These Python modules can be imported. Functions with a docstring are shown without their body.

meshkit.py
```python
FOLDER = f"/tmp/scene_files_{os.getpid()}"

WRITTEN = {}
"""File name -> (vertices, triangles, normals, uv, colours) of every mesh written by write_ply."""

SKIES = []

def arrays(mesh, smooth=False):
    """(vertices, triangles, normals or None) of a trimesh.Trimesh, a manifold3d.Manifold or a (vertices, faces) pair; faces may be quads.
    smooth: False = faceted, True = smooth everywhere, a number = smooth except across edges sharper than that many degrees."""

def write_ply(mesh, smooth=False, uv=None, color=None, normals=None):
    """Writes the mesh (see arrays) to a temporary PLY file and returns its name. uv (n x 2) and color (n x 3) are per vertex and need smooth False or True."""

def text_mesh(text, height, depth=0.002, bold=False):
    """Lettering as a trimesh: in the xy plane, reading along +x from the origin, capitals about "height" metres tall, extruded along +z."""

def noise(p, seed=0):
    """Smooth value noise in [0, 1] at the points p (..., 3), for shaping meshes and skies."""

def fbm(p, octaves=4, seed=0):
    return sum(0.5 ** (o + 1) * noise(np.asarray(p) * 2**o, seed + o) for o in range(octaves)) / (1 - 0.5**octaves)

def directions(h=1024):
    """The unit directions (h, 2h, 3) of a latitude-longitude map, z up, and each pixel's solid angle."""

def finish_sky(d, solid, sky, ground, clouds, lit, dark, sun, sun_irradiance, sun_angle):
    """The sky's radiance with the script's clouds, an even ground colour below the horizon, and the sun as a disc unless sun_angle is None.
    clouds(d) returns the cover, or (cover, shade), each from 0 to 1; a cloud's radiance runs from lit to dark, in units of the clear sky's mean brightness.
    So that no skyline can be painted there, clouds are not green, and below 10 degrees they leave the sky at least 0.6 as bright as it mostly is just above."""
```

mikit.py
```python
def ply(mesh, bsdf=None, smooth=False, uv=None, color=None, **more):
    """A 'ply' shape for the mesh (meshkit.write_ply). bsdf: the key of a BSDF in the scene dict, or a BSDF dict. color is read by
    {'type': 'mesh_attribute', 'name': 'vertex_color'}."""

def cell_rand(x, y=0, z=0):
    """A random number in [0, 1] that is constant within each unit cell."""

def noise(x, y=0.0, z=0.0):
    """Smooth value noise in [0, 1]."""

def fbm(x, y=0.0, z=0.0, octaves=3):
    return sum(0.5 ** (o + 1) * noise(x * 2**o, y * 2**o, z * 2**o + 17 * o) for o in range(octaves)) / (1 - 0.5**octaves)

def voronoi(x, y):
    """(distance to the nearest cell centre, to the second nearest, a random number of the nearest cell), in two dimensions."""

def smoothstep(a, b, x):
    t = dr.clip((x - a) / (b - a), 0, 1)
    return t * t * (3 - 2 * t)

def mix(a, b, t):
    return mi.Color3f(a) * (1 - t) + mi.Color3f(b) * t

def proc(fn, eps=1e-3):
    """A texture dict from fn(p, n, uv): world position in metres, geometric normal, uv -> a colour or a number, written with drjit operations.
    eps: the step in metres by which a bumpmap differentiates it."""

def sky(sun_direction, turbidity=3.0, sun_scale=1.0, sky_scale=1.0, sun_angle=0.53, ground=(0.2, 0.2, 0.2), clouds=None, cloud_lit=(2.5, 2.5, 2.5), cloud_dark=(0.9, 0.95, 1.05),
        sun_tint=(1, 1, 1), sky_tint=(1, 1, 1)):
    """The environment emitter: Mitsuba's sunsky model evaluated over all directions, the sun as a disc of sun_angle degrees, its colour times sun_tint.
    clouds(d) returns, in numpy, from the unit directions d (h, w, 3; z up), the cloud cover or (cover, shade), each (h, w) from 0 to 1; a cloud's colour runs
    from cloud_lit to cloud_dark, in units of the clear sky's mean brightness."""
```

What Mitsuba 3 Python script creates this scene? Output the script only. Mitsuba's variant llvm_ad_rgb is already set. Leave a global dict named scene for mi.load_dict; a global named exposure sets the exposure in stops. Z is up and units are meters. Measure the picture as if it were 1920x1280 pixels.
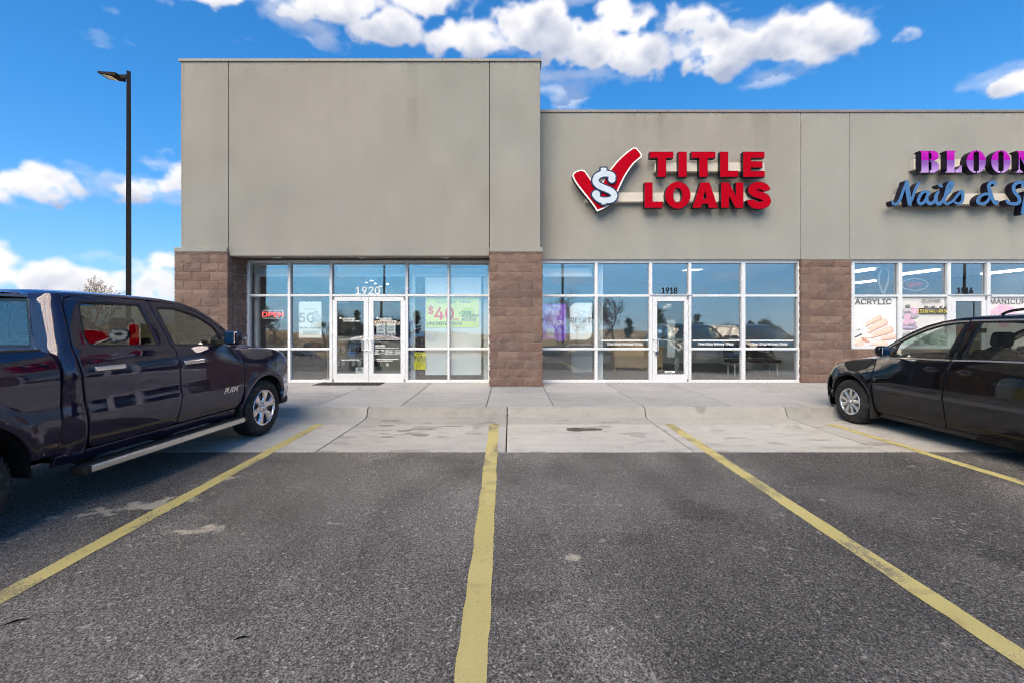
import math, random
import numpy as np, trimesh, shapely, mitsuba as mi, drjit as dr
import mikit, meshkit
from shapely.geometry import Polygon, LineString, Point, MultiPolygon, box as sbox
from shapely import affinity
from shapely.ops import unary_union
from scipy.spatial import Delaunay
from scipy.interpolate import PchipInterpolator, CubicSpline
T = mi.ScalarTransform4f
scene, labels = {}, {}
rng = np.random.default_rng(7)

# ------------------------------------------------------------------ camera, sky, exposure
exposure = 1.3
FOCAL = 845.0                                   # focal length in 1920ths of the frame width
scene['camera'] = {
    'type': 'perspective', 'fov_axis': 'x', 'fov': math.degrees(2 * math.atan(960 / FOCAL)),
    'principal_point_offset_x': (960 - 957) / 1920, 'principal_point_offset_y': (640 - 608) / 1280,
    'near_clip': 0.05, 'far_clip': 3000.0,
    'to_world': T().look_at(origin=[0, 0, 1.63], target=[0, 10, 1.63], up=[0, 0, 1]),
}
# cumulus clouds: centre and half-size in tangent units (across, up) seen from the lot towards +y
CLOUDS = [(-0.62, 0.725, .16, .028, 0), (-0.40, 0.700, .125, .045, .2), (-0.27, 0.66, .10, .050, .3), (-0.19, 0.715, .10, .035, .1),
          (-0.09, 0.635, .11, .052, .3), (0.05, 0.665, .11, .065, .3), (0.17, 0.63, .12, .075, .4), (0.27, 0.605, .10, .062, .3), (0.24, 0.68, .10, .05, .0),
          (0.43, 0.675, .075, .040, 0), (0.45, 0.60, .095, .052, .3), (0.55, 0.625, .10, .048, .4), (0.70, 0.660, .13, .050, .1), (0.63, 0.60, .08, .03, .3),
          (0.865, 0.655, .04, .022, 0), (1.10, 0.515, .045, .022, .2), (1.15, 0.53, .07, .034, .2), (1.22, 0.52, .08, .04, .2),
          (-1.08, 0.318, .10, .040, .2), (-0.985, 0.300, .05, .034, .2), (-1.16, 0.305, .09, .045, .3), (-1.04, 0.30, .08, .035, .3),
          (-0.80, 0.300, .075, .035, .3), (-0.76, 0.325, .05, .040, .1), (-0.79, 0.385, .025, .014, 0), (-0.87, 0.33, .02, .03, 0),
          (-1.16, 0.10, .12, .060, .4), (-1.04, 0.09, .10, .05, .4), (-0.93, 0.085, .10, .05, .4), (-0.80, 0.085, .08, .055, .4), (-0.77, 0.11, .05, .045, .2), (-1.1, 0.03, .2, .05, .4), (-0.85, 0.03, .15, .05, .4),
          (0.10, 0.512, .022, .014, 0)]
def clouds(d):
    x, y, z = d[..., 0], d[..., 1], d[..., 2]
    cover, sh = np.zeros(x.shape), np.zeros(x.shape)
    rows = z[:, 0] > -.01
    dd = d[rows]; x, y, z = dd[..., 0], dd[..., 1], dd[..., 2]
    front = y > 0.12
    yy = np.where(front, y, 1.0)
    u, v = np.where(front, x / yy, 99.), np.where(front, z / yy, 99.)
    n1 = meshkit.fbm(dd * 15.0 + [3, 1, 7], 3, 5) - 0.5                 # billows
    n2 = meshkit.fbm(dd * 36 + [9, 2, 1], 6, 11) - 0.5                 # ragged edges
    wx, wy = (meshkit.fbm(dd * 9 + [1, 5, 2], 4, 21) - .5), (meshkit.fbm(dd * 9 + [7, 3, 4], 4, 25) - .5)
    u2, v2 = u + wx * .10 + n2 * .03, v + wy * .055 + n2 * .02
    field, mass, mcv = np.full(x.shape, -9.0), np.full(x.shape, 1e-9), np.zeros(x.shape)
    for cu, cv, ru, rv, s in CLOUDS:
        b = 1 - np.sqrt(((u2 - cu) / (ru * 1.26)) ** 2 + ((v2 - cv + rv * .15) / (rv * np.where(v2 < cv, 1.05, 1.4))) ** 2)
        b = np.minimum(b, ru * 7.5)
        field = np.maximum(field, b)
        w = np.clip(b + .4, 0, 2) ** 3; mass += w; mcv += w * ((cv - v) / rv * .5 + s * .5)
    el = np.degrees(np.arcsin(np.clip(z, -1, 1)))
    far = meshkit.fbm(dd * np.array([2.2, 2.2, 5.0]) + [4, 8, 2], 5, 31)
    other = (far - 0.60) * 6 * np.clip((el - 14) / 12, 0, 1) - .2
    field = np.maximum(field, np.where(front & (np.abs(u) < 1.35) & (v < .9), -9, other))
    e = np.clip(field, -2, .8) + n1 * 1.15 + n2 * 1.25
    t = np.clip((e - 0.12) / 0.40, 0, 1)
    wisp = meshkit.fbm(dd * np.array([9, 9, 26]) + [2, 6, 3], 5, 41) - .5         # torn shreds round the clouds
    wisp = np.clip((wisp + np.clip(field, -1.2, 0) * .22 + n2 * .35 - .02) / .22, 0, 1) * .45 * np.clip(el / 6, 0, 1)
    c = np.maximum((t * t * (3 - 2 * t)) * 0.98, wisp)
    s_ = np.clip(mcv / mass * .9 + n1 * 1.5 + n2 * .9 + .18, 0, 1)
    veil = .66 * np.exp(-np.clip(el, 0, 90) / 6.0)                      # pale air towards the horizon
    cover[rows] = c + (1 - c) * veil
    s_ = np.clip(s_ * 1.15 - .12, 0, 1)
    sh[rows] = (s_ * c + .30 * (1 - c) * veil) / np.maximum(c + (1 - c) * veil, 1e-6)
    return cover, sh
SUN_EL, SUN_AZ = 40.0, -20.0                       # behind the camera, a very soft disc: the light of an open, bright sky
scene['sky'] = mikit.sky([math.cos(math.radians(SUN_EL)) * math.sin(math.radians(SUN_AZ)), -math.cos(math.radians(SUN_EL)) * math.cos(math.radians(SUN_AZ)), math.sin(math.radians(SUN_EL))],
                         turbidity=3, sun_scale=1.5, sky_scale=2.75, sun_angle=52, ground=(.22, .2, .17), clouds=clouds,
                         cloud_lit=(2.75, 2.7, 2.7), cloud_dark=(1.15, 1.3, 1.7), sky_tint=(.18, .62, .92), sun_tint=(1.03, 1.0, .935))

# ------------------------------------------------------------------ entries of the scene
def numbered(name):
    if name not in scene and name not in labels and name not in USED: 
        USED.add(name); return name
    k = 1
    while f'{name}_{k:03d}' in USED: k += 1
    USED.add(f'{name}_{k:03d}')
    return f'{name}_{k:03d}'
USED = set()
def thing(name, label, cat, group=None):
    key = numbered(name)
    labels[key] = {'label': label, 'category': cat}
    if group: labels[key]['group'] = group
    return key
def put(key, mesh, bsdf, smooth=False, tw=None, color=None, uv=None, **more):
    s = mikit.ply(mesh, bsdf, smooth, color=color, uv=uv, **more)
    if tw is not None: s['to_world'] = tw
    scene[key] = s
    return key
def part(parent, name, mesh, bsdf, smooth=False, tw=None, label=None, color=None, **more):
    key = numbered(parent + '__' + name)
    put(key, mesh, bsdf, smooth, tw, color, **more)
    if label: labels[key] = {'label': label}
    return key
def struct(name, mesh, bsdf, smooth=False, color=None):
    key = numbered(name)
    if mesh is not None: put(key, mesh, bsdf, smooth, None, color)
    labels[key] = {'kind': 'structure'}
    return key
def ply_normals(v, f, n, bsdf, tw=None):
    path = meshkit.write_ply((v, f), False, normals=n)
    s = {'type': 'ply', 'filename': path, 'face_normals': False, 'bsdf': {'type': 'ref', 'id': bsdf}}
    if tw is not None: s['to_world'] = tw
    return s

# ------------------------------------------------------------------ mesh helpers
cat = trimesh.util.concatenate
def M(v, f): return trimesh.Trimesh(np.asarray(v, float), np.asarray(f, int), process=False)
def bx(x0, x1, y0, y1, z0, z1, c=0.0):
    """a box; c > 0 chamfers its edges"""
    if c <= 0:
        m = trimesh.creation.box((x1 - x0, y1 - y0, z1 - z0)); m.apply_translation(((x0 + x1) / 2, (y0 + y1) / 2, (z0 + z1) / 2)); return m
    c = min(c, (x1 - x0) * .45, (y1 - y0) * .45, (z1 - z0) * .45)
    P = []
    for sx in (0, 1):
        for sy in (0, 1):
            for sz in (0, 1):
                X, Y, Z = (x0, x1)[sx], (y0, y1)[sy], (z0, z1)[sz]
                dx, dy, dz = (c, -c)[sx], (c, -c)[sy], (c, -c)[sz]
                P += [(X, Y + dy, Z + dz), (X + dx, Y, Z + dz), (X + dx, Y + dy, Z)]
    return trimesh.convex.convex_hull(np.array(P))
def hull(pts): return trimesh.convex.convex_hull(np.asarray(pts, float))
def grid_mesh(P, close_u=False, flip=False):
    """P (n, m, 3) -> quads"""
    n, m = P.shape[:2]
    idx = np.arange(n * m).reshape(n, m)
    if close_u: idx = np.vstack([idx, idx[:1]])
    a, b, c, d = idx[:-1, :-1].ravel(), idx[1:, :-1].ravel(), idx[1:, 1:].ravel(), idx[:-1, 1:].ravel()
    f = np.vstack([np.stack([a, b, c], 1), np.stack([a, c, d], 1)])
    return M(P.reshape(-1, 3), f[:, ::-1] if flip else f)
def tube(points, radius, sides=8, caps=True):
    p = np.asarray(points, float)
    r = np.broadcast_to(radius, (len(p),)).astype(float)
    t = np.gradient(p, axis=0); t /= np.linalg.norm(t, axis=1, keepdims=True) + 1e-12
    a = np.cross(t[0], [0, 0, 1.0] if abs(t[0][2]) < .9 else [1.0, 0, 0]); a /= np.linalg.norm(a)
    A = [a]
    for k in range(1, len(p)):
        a = A[-1] - t[k] * (A[-1] @ t[k]); A.append(a / (np.linalg.norm(a) + 1e-12))
    A = np.array(A); B = np.cross(t, A)
    g = np.arange(sides) * 2 * np.pi / sides
    V = p[:, None] + r[:, None, None] * (np.cos(g)[None, :, None] * A[:, None] + np.sin(g)[None, :, None] * B[:, None])
    m = grid_mesh(V.transpose(1, 0, 2), close_u=True)
    if caps:
        n, k = len(p), sides
        v = np.vstack([m.vertices, p[0], p[-1]]); base = np.arange(k) * n
        f = [m.faces, np.stack([np.full(k, k * n), base, np.roll(base, -1)], 1)[:, ::-1], np.stack([np.full(k, k * n + 1), base + n - 1, np.roll(base, -1) + n - 1], 1)]
        m = M(v, np.vstack(f))
    if m.volume < 0: m.invert()
    return m
def cyl(p0, p1, r, n=16): return tube([p0, p1], r, n)
def revolve(profile, n=48, axis='y'):
    """profile: (radius, along) points -> solid of revolution about an axis"""
    pr = np.asarray(profile, float); g = np.arange(n) * 2 * np.pi / n
    V = np.stack([pr[None, :, 0] * np.cos(g)[:, None], np.broadcast_to(pr[None, :, 1], (n, len(pr))), pr[None, :, 0] * np.sin(g)[:, None]], -1)
    m = grid_mesh(V, close_u=True)
    if axis == 'z': m.vertices = m.vertices[:, [0, 2, 1]] * [1, -1, 1]; 
    return m
def fix(m):
    if m.volume < 0: m.invert()
    return m
def extrude(poly, depth):
    gs = getattr(poly, 'geoms', [poly])
    return cat([trimesh.creation.extrude_polygon(g, depth, engine='earcut') for g in gs if g.area > 1e-9])
def wall_xz(poly, y_front, y_back):
    """polygon in (x, z) extruded between two y planes (y_front < y_back)"""
    m = extrude(poly, y_back - y_front)
    v = m.vertices
    m = M(np.stack([v[:, 0], y_front + v[:, 2], v[:, 1]], 1), m.faces)
    return fix(m)
def turn(m, R=None, t=(0, 0, 0), s=1.0):
    m = m.copy(); v = m.vertices * s
    if R is not None: v = v @ np.asarray(R).T
    m.vertices = v + np.asarray(t); return m
def rotz(a): c, s = math.cos(a), math.sin(a); return np.array([[c, -s, 0], [s, c, 0], [0, 0, 1.]])
def roty(a): c, s = math.cos(a), math.sin(a); return np.array([[c, 0, s], [0, 1, 0], [-s, 0, c]])
def rotx(a): c, s = math.cos(a), math.sin(a); return np.array([[1, 0, 0], [0, c, -s], [0, s, c]])
def mirror_y(m):
    m = m.copy(); m.vertices = m.vertices * [1, -1, 1]; m.faces = m.faces[:, ::-1]; return m
# ------------------------------------------------------------------ materials
cell_rand = mikit.cell_rand
noise, fbm, smoothstep, mix = mikit.noise, mikit.fbm, mikit.smoothstep, mikit.mix
def rgb(c): return {'type': 'rgb', 'value': [float(x) for x in c]}
def principled(name, color, rough=.5, spec=.5, metallic=0.0, bump=None, **kw):
    b = {'type': 'principled', 'base_color': color if isinstance(color, dict) else rgb(color), 'roughness': rough, 'metallic': metallic, **kw}
    if metallic == 0: b['specular'] = spec
    if bump is not None:
        b = {'type': 'bumpmap', 'arbitrary': bump[0], 'scale': bump[1], 'bsdf': b}
    scene[name] = {'type': 'twosided', 'bsdf': b}
def diffuse(name, color, bump=None):
    b = {'type': 'diffuse', 'reflectance': color if isinstance(color, dict) else rgb(color)}
    if bump is not None: b = {'type': 'bumpmap', 'arbitrary': bump[0], 'scale': bump[1], 'bsdf': b}
    scene[name] = {'type': 'twosided', 'bsdf': b}
proc = mikit.proc

def asphalt(p, n, uv):
    x, y = p.x, p.y
    g1 = noise(x * 120, y * 120, 1.5)                      # aggregate
    g2 = noise(x * 240, y * 240, 4.5)
    g3 = noise(x * 75, y * 52, 8.2)
    big = fbm(x * .55, y * .40, 3.0, octaves=4)
    wear = fbm(x * 1.9, y * 1.2, 9.0, octaves=4)
    grain = smoothstep(.24, .76, g1 * .55 + g2 * .45 + .10 * (wear - .5))
    chips = smoothstep(.66, .84, g3 * .6 + g1 * .4)
    pits = smoothstep(.36, .22, g3 * .6 + g2 * .4)
    tone = cell_rand(dr.floor(x * 120), dr.floor(y * 120), 3)
    v = .020 + .165 * grain * (.35 + 1.0 * tone) + .17 * chips - .035 * pits
    v = v * (.40 + .72 * big + .46 * wear) * (.84 + .30 * smoothstep(.30, .75, fbm(x * .9 + 4, y * .18, 2.0, octaves=2)))
    v = dr.maximum(v, .018)
    rub = smoothstep(.52, .74, fbm(x * 1.2, y * .7, 21.0, octaves=4))
    v = v * (1 + .22 * rub)
    # dried spills: pale crusts
    def blob(cx, cy, rx, ry, rot):
        c, s = math.cos(rot), math.sin(rot)
        a, b = ((x - cx) * c + (y - cy) * s) / rx, ((y - cy) * c - (x - cx) * s) / ry
        return 1 - dr.sqrt(a * a + b * b)
    edge = (fbm(x * 9, y * 15, 5.0, octaves=5) - .5) * 2.4
    crust = dr.maximum(dr.maximum(blob(-3.42, 4.02, .62, .16, .42), blob(-2.62, 3.55, .34, .12, .15)), dr.maximum(blob(-3.05, 4.78, .22, .07, .3), blob(.45, 3.15, .09, .06, 0.)))
    crust = smoothstep(.15, .75, crust + edge)
    specks = smoothstep(.86, .93, noise(x * 24, y * 30, 7.0)) * smoothstep(.5, .7, fbm(x * 1.7, y * 1.9, 1.0, octaves=2))
    dark = smoothstep(.70, .78, fbm(x * 1.9, y * 2.6, 12.0, octaves=3)) * .22
    v = v * (1 - dark)
    col = mi.Color3f(v * 1.035, v * .99, v * .965)
    col = mix(col, mi.Color3f(.40, .37, .31), crust * (.25 + .75 * g1))
    return mix(col, mi.Color3f(.46, .45, .42), dr.clip(specks * .35, 0, 1))
def asphalt_h(p, n, uv):
    return noise(p.x * 135, p.y * 135, 1.5) * .6 + noise(p.x * 260, p.y * 260, 4.5) * .3
principled('asphalt', proc(asphalt), .82, .3, bump=(proc(asphalt_h, 2e-3), .0035))

def concrete_fn(base, warm, seed, stain):
    def f(p, n, uv):
        x, y = p.x + seed, p.y
        a = fbm(x * .8, y * 1.6, seed, octaves=4)
        b = fbm(x * 3.5, y * 9, seed + 3, octaves=3)
        fine = noise(x * 130, y * 130, 2.0)
        v = base * (.80 + .30 * a + .14 * (b - .5) + .12 * (fine - .5))
        v = v * (1 - .10 * smoothstep(.55, .7, fbm(x * 6, y * 16, seed + 1, octaves=3)))
        if stain:
            s1 = smoothstep(.66, .73, fbm(x * 2.2, y * 5.2, seed + 8, octaves=3)) * smoothstep(.35, .6, fbm(x * .35, 2.0, seed, octaves=2))
            v = v * (1 - .27 * s1)
            rust = smoothstep(.5, .75, fbm(x * .7, y * 3, seed + 5, octaves=3))
            c = mi.Color3f(v * warm[0], v * warm[1], v * warm[2])
            return mix(c, mi.Color3f(v * 1.02, v * .93, v * .82), rust * .40)
        return mi.Color3f(v * warm[0], v * warm[1], v * warm[2])
    return f
def conc_h(p, n, uv): return fbm(p.x * 60, p.y * 60, p.z * 60, octaves=2)
conc_bump = (proc(conc_h, 2e-3), .0022)
for k in range(3): principled(f'concrete_apron_{k}', proc(concrete_fn(.345 + .02 * k, (1.01, 1.0, .96), 3.1 * k + 1, True)), .85, .25, bump=conc_bump)
for k in range(3): principled(f'concrete_walk_{k}', proc(concrete_fn(.25 + .014 * k, (.985, 1.0, 1.035), 5.3 * k + 2, False)), .85, .25, bump=conc_bump)
for k in range(3): principled(f'concrete_curb_{k}', proc(concrete_fn(.285 + .02 * k, (1.005, 1.0, .96), 2.7 * k + 4, True)), .9, .2, bump=conc_bump)
diffuse('stain', proc(lambda p, n, uv: mix((.085, .08, .075), (.15, .14, .13), fbm(p.x * 9, p.y * 14, 1.0))))
diffuse('stain_faint', proc(lambda p, n, uv: mix((.20, .19, .175), (.30, .285, .265), fbm(p.x * 9, p.y * 14, 1.0))))
diffuse('joint_dark', (.05, .047, .043))

def paint_yellow(p, n, uv):
    x, y = p.x, p.y
    w = fbm(x * 6, y * 3, 2.0, octaves=4); g = noise(x * 135, y * 135, 1.5); g2 = noise(x * 260, y * 260, 4.5)
    worn = smoothstep(.515, .66, w * .60 + g * .40)
    c = mix((.40, .345, .135), (.46, .40, .18), fbm(x * 2, y * 2, 6.0))
    c = c * (.80 + .30 * g2)
    dirt = smoothstep(.62, .75, fbm(x * 5, y * 8, 11.0, octaves=3)) * .35
    return mix(mix(c, mi.Color3f(.13, .12, .105), worn * .75), mi.Color3f(.2, .17, .10), dirt)
principled('paint_yellow', proc(paint_yellow), .75, .3, bump=(proc(asphalt_h, 2e-3), .0028))

def eifs_fn(base):
    def f(p, n, uv):
        x, z = p.x, p.z
        a = fbm(x * .33, z * .28, p.y + 3.0, octaves=4)
        b = fbm(x * 1.8, z * .9, 7.0, octaves=3)
        fine = noise(x * 120, p.y * 120, z * 120)
        streak = smoothstep(.55, .8, fbm(x * 5.5, z * .22, 4.0, octaves=3))
        m = fbm(x * .9 + 5, z * .8, 2.0, octaves=5)
        v = .84 + .20 * a + .13 * (b - .5) + .16 * (m - .5) + .14 * (fine - .5) - .022 * streak
        drip = smoothstep(.58, .82, noise(x * 7.5, 3.0, 1.0)) * smoothstep(.55, .95, noise(x * 1.3, 8.0, 2.0)) * smoothstep(-1.6, .0, z - dr.select(z > 6.95, mi.Float(7.8), mi.Float(6.9)) - .9 * noise(x * 9, 5.0))
        v = v * (1 - .16 * drip)
        warm = smoothstep(.35, .7, fbm(x * .22, z * .3, 9.0, octaves=2))
        c = mix((base * .985, base * 1.0, base * .955), (base * 1.03, base * .985, base * .915), warm)
        return c * v
    return f
def eifs_h(p, n, uv): return noise(p.x * 110, p.y * 110, p.z * 110) * .6 + noise(p.x * 60, p.y * 60, p.z * 60) * .6
eifs_bump = (proc(eifs_h, 2e-3), .0022)
principled('eifs_tall', proc(eifs_fn(.28)), .9, .2, bump=eifs_bump)
principled('eifs_low', proc(eifs_fn(.30)), .9, .2, bump=eifs_bump)
principled('coping', proc(lambda p, n, uv: mix((.17, .165, .17), (.22, .21, .21), fbm(p.x * 1.2, p.z * 3, 1.0))), .45, .5)
def soffit_c(p, n, uv): return mix((.10, .088, .075), (.13, .115, .10), fbm(p.x * 2, p.y * 3, 1.0))
diffuse('soffit', proc(soffit_c))

def block_fn(c0, c1, seed):
    def f(p, n, uv):
        a = fbm(p.x * 2.1 + seed, p.y * 2.1, p.z * 2.1, octaves=3)
        g = noise(p.x * 120, p.y * 120, p.z * 120); g2 = noise(p.x * 48, p.y * 48, p.z * 48 + seed)
        dust = smoothstep(.45, .8, fbm(p.x * 9 + seed, p.y * 9, p.z * 6, octaves=3))
        c = mix(c0, c1, dr.clip(a * 1.1 - .05, 0, 1)) * mi.Color3f(.80, .755, .75) * (.50 + .52 * g + .50 * g2)
        return mix(c, mi.Color3f(.34, .29, .25), dust * .22)
    return f
def block_h(p, n, uv): return fbm(p.x * 38, p.y * 38, p.z * 38, octaves=3)
block_bump = (proc(block_h, 2e-3), .032)
BLOCK = [((.185, .125, .105), (.245, .175, .15)), ((.20, .138, .115), (.27, .195, .165)), ((.165, .115, .10), (.225, .165, .145)), ((.21, .15, .125), (.29, .215, .18))]
for k, (a, b) in enumerate(BLOCK): principled(f'block_{k}', proc(block_fn(a, b, 3.7 * k)), .92, .2, bump=block_bump)
diffuse('mortar', proc(lambda p, n, uv: mix((.36, .30, .265), (.48, .41, .36), fbm(p.x * 8, p.y * 8, p.z * 8))))

principled('aluminium', proc(lambda p, n, uv: mi.Color3f(.66, .68, .72) * (.93 + .12 * fbm(p.x * 3, p.y * 8, p.z * 2, octaves=2))), .4, .5, metallic=.1)
principled('aluminium_bright', (.72, .73, .76), .3, metallic=.6)
principled('gasket', (.26, .27, .29), .6)
scene['glass_coated'] = {'type': 'thindielectric', 'int_ior': 2.6, 'specular_transmittance': rgb((.86, .92, .93))}
scene['glass_door'] = {'type': 'thindielectric', 'int_ior': 2.2, 'specular_transmittance': rgb((.72, .78, .77))}
scene['glass_clear'] = {'type': 'thindielectric', 'int_ior': 1.55, 'specular_transmittance': rgb((.62, .70, .66))}
scene['glass_tint'] = {'type': 'thindielectric', 'int_ior': 1.7, 'specular_transmittance': rgb((.105, .105, .095))}
scene['glass_dark'] = {'type': 'thindielectric', 'int_ior': 1.55, 'specular_transmittance': rgb((.36, .36, .33))}

def flake(p, n, uv): return noise(p.x * 900, p.y * 900, p.z * 900)
def carpaint(name, c0, c1, dirt, ior=1.75, tint=(1, 1, 1)):
    def f(p, n, uv):
        d = fbm(p.x * 3, p.y * 3, p.z * 3, octaves=3)
        low = smoothstep(.75, .25, p.z) * (.35 + d)
        c = mix(c0, c1, flake(p, n, uv))
        return mix(c, mi.Color3f(.16, .145, .125), dr.clip(low * dirt, 0, 1))
    scene[name] = {'type': 'twosided', 'bsdf': {'type': 'plastic', 'diffuse_reflectance': proc(f), 'specular_reflectance': rgb(tint), 'int_ior': ior, 'nonlinear': True}}
carpaint('paint_truck', (.017, .014, .040), (.044, .035, .098), .02, 1.75, (.86, .84, 1.0))
carpaint('paint_van', (.004, .004, .006), (.010, .010, .013), .02, 1.5, (.95, .95, 1.0))
carpaint('paint_suv', (.05, .055, .07), (.09, .095, .11), .1)
scene['paint_flat'] = {'type': 'twosided', 'bsdf': {'type': 'roughplastic', 'diffuse_reflectance': rgb((.02, .019, .028)), 'alpha': .06, 'int_ior': 1.6}}
scene['chrome'] = {'type': 'twosided', 'bsdf': {'type': 'roughconductor', 'material': 'Cr', 'alpha': .06}}
scene['alloy'] = {'type': 'twosided', 'bsdf': {'type': 'principled', 'base_color': rgb((.62, .62, .62)), 'metallic': .9, 'roughness': .28}}
scene['brushed'] = {'type': 'twosided', 'bsdf': {'type': 'principled', 'base_color': rgb((.62, .61, .59)), 'metallic': .95, 'roughness': .32}}
scene['silver_mirror'] = {'type': 'twosided', 'bsdf': {'type': 'conductor', 'material': 'Al'}}
principled('black_plastic', proc(lambda p, n, uv: mi.Color3f(.016) * (.8 + .5 * noise(p.x * 200, p.y * 200, p.z * 200))), .6, .3)
principled('black_gloss', (.010, .010, .012), .12, .5)
diffuse('black_void', (.006, .006, .006))
def tyre_c(p, n, uv):
    d = fbm(p.x * 14, p.y * 14, p.z * 14, octaves=3)
    return mix((.016, .016, .017), (.075, .070, .062), smoothstep(.45, .85, d) * .7)
principled('tyre', proc(tyre_c), .75, .3)
principled('fabric_dark', (.035, .032, .03), .9, .2)
principled('fabric_grey', (.11, .105, .10), .9, .2)
principled('dash', (.03, .03, .032), .6, .3)
scene['lens'] = {'type': 'twosided', 'bsdf': {'type': 'principled', 'base_color': rgb((.45, .45, .43)), 'roughness': .12, 'clearcoat': 1.0, 'clearcoat_gloss': .98, 'metallic': .3}}
scene['lens_aged'] = {'type': 'twosided', 'bsdf': {'type': 'principled', 'base_color': rgb((.50, .47, .36)), 'roughness': .2, 'clearcoat': 1.0, 'clearcoat_gloss': .95, 'metallic': .2}}
principled('lens_red', (.25, .01, .01), .12, .5, clearcoat=1.0)
principled('lens_amber', (.5, .2, .03), .15)

for nm, c, r in [('sign_red', (.37, .003, .014), .5), ('sign_black', (.008, .008, .012), .4), ('sign_white', (.72, .72, .72), .4), ('sign_ice', (.50, .58, .68), .4), ('sign_navy', (.012, .03, .085), .4),
                 ('sign_blue', (.06, .16, .36), .5), ('sign_side', (.007, .006, .018), .35), ('raceway', (.52, .49, .45), .6), ('decal_white', (.82, .83, .84), .5),
                 ('paper', (.72, .73, .76), .8), ('white_wall', (.62, .63, .62), .8), ('ceiling_white', (.60, .61, .60), .9), ('store_floor', (.13, .125, .125), .35), ('store_grey', (.30, .31, .32), .6),
                 ('store_navy', (.02, .025, .11), .5), ('wood_tan', (.55, .38, .21), .6), ('mat_black', (.022, .023, .026), .9), ('concrete_pole', (.3, .29, .28), .8), ('black_metal', (.022, .023, .028), .45),
                 ('cardboard', (.60, .46, .29), .8), ('store_purple', (.20, .07, .42), .6), ('blind', (.66, .70, .74), .7), ('lockbox', (.05, .06, .08), .35)]:
    if nm in ('sign_red', 'sign_blue', 'sign_ice', 'sign_white'): diffuse(nm, c)
    else: principled(nm, c, r, .22 if nm.startswith('sign') else .45)
def bloom_face(p, n, uv):
    t = smoothstep(5.582, 5.597, p.z)
    lo = mix((.42, .27, .62), (.20, .085, .40), smoothstep(5.29, 5.56, p.z))
    return mix(lo, mix((.36, .010, .37), (.42, .02, .42), smoothstep(5.6, 5.8, p.z)), t)
diffuse('bloom_face', proc(bloom_face))
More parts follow.
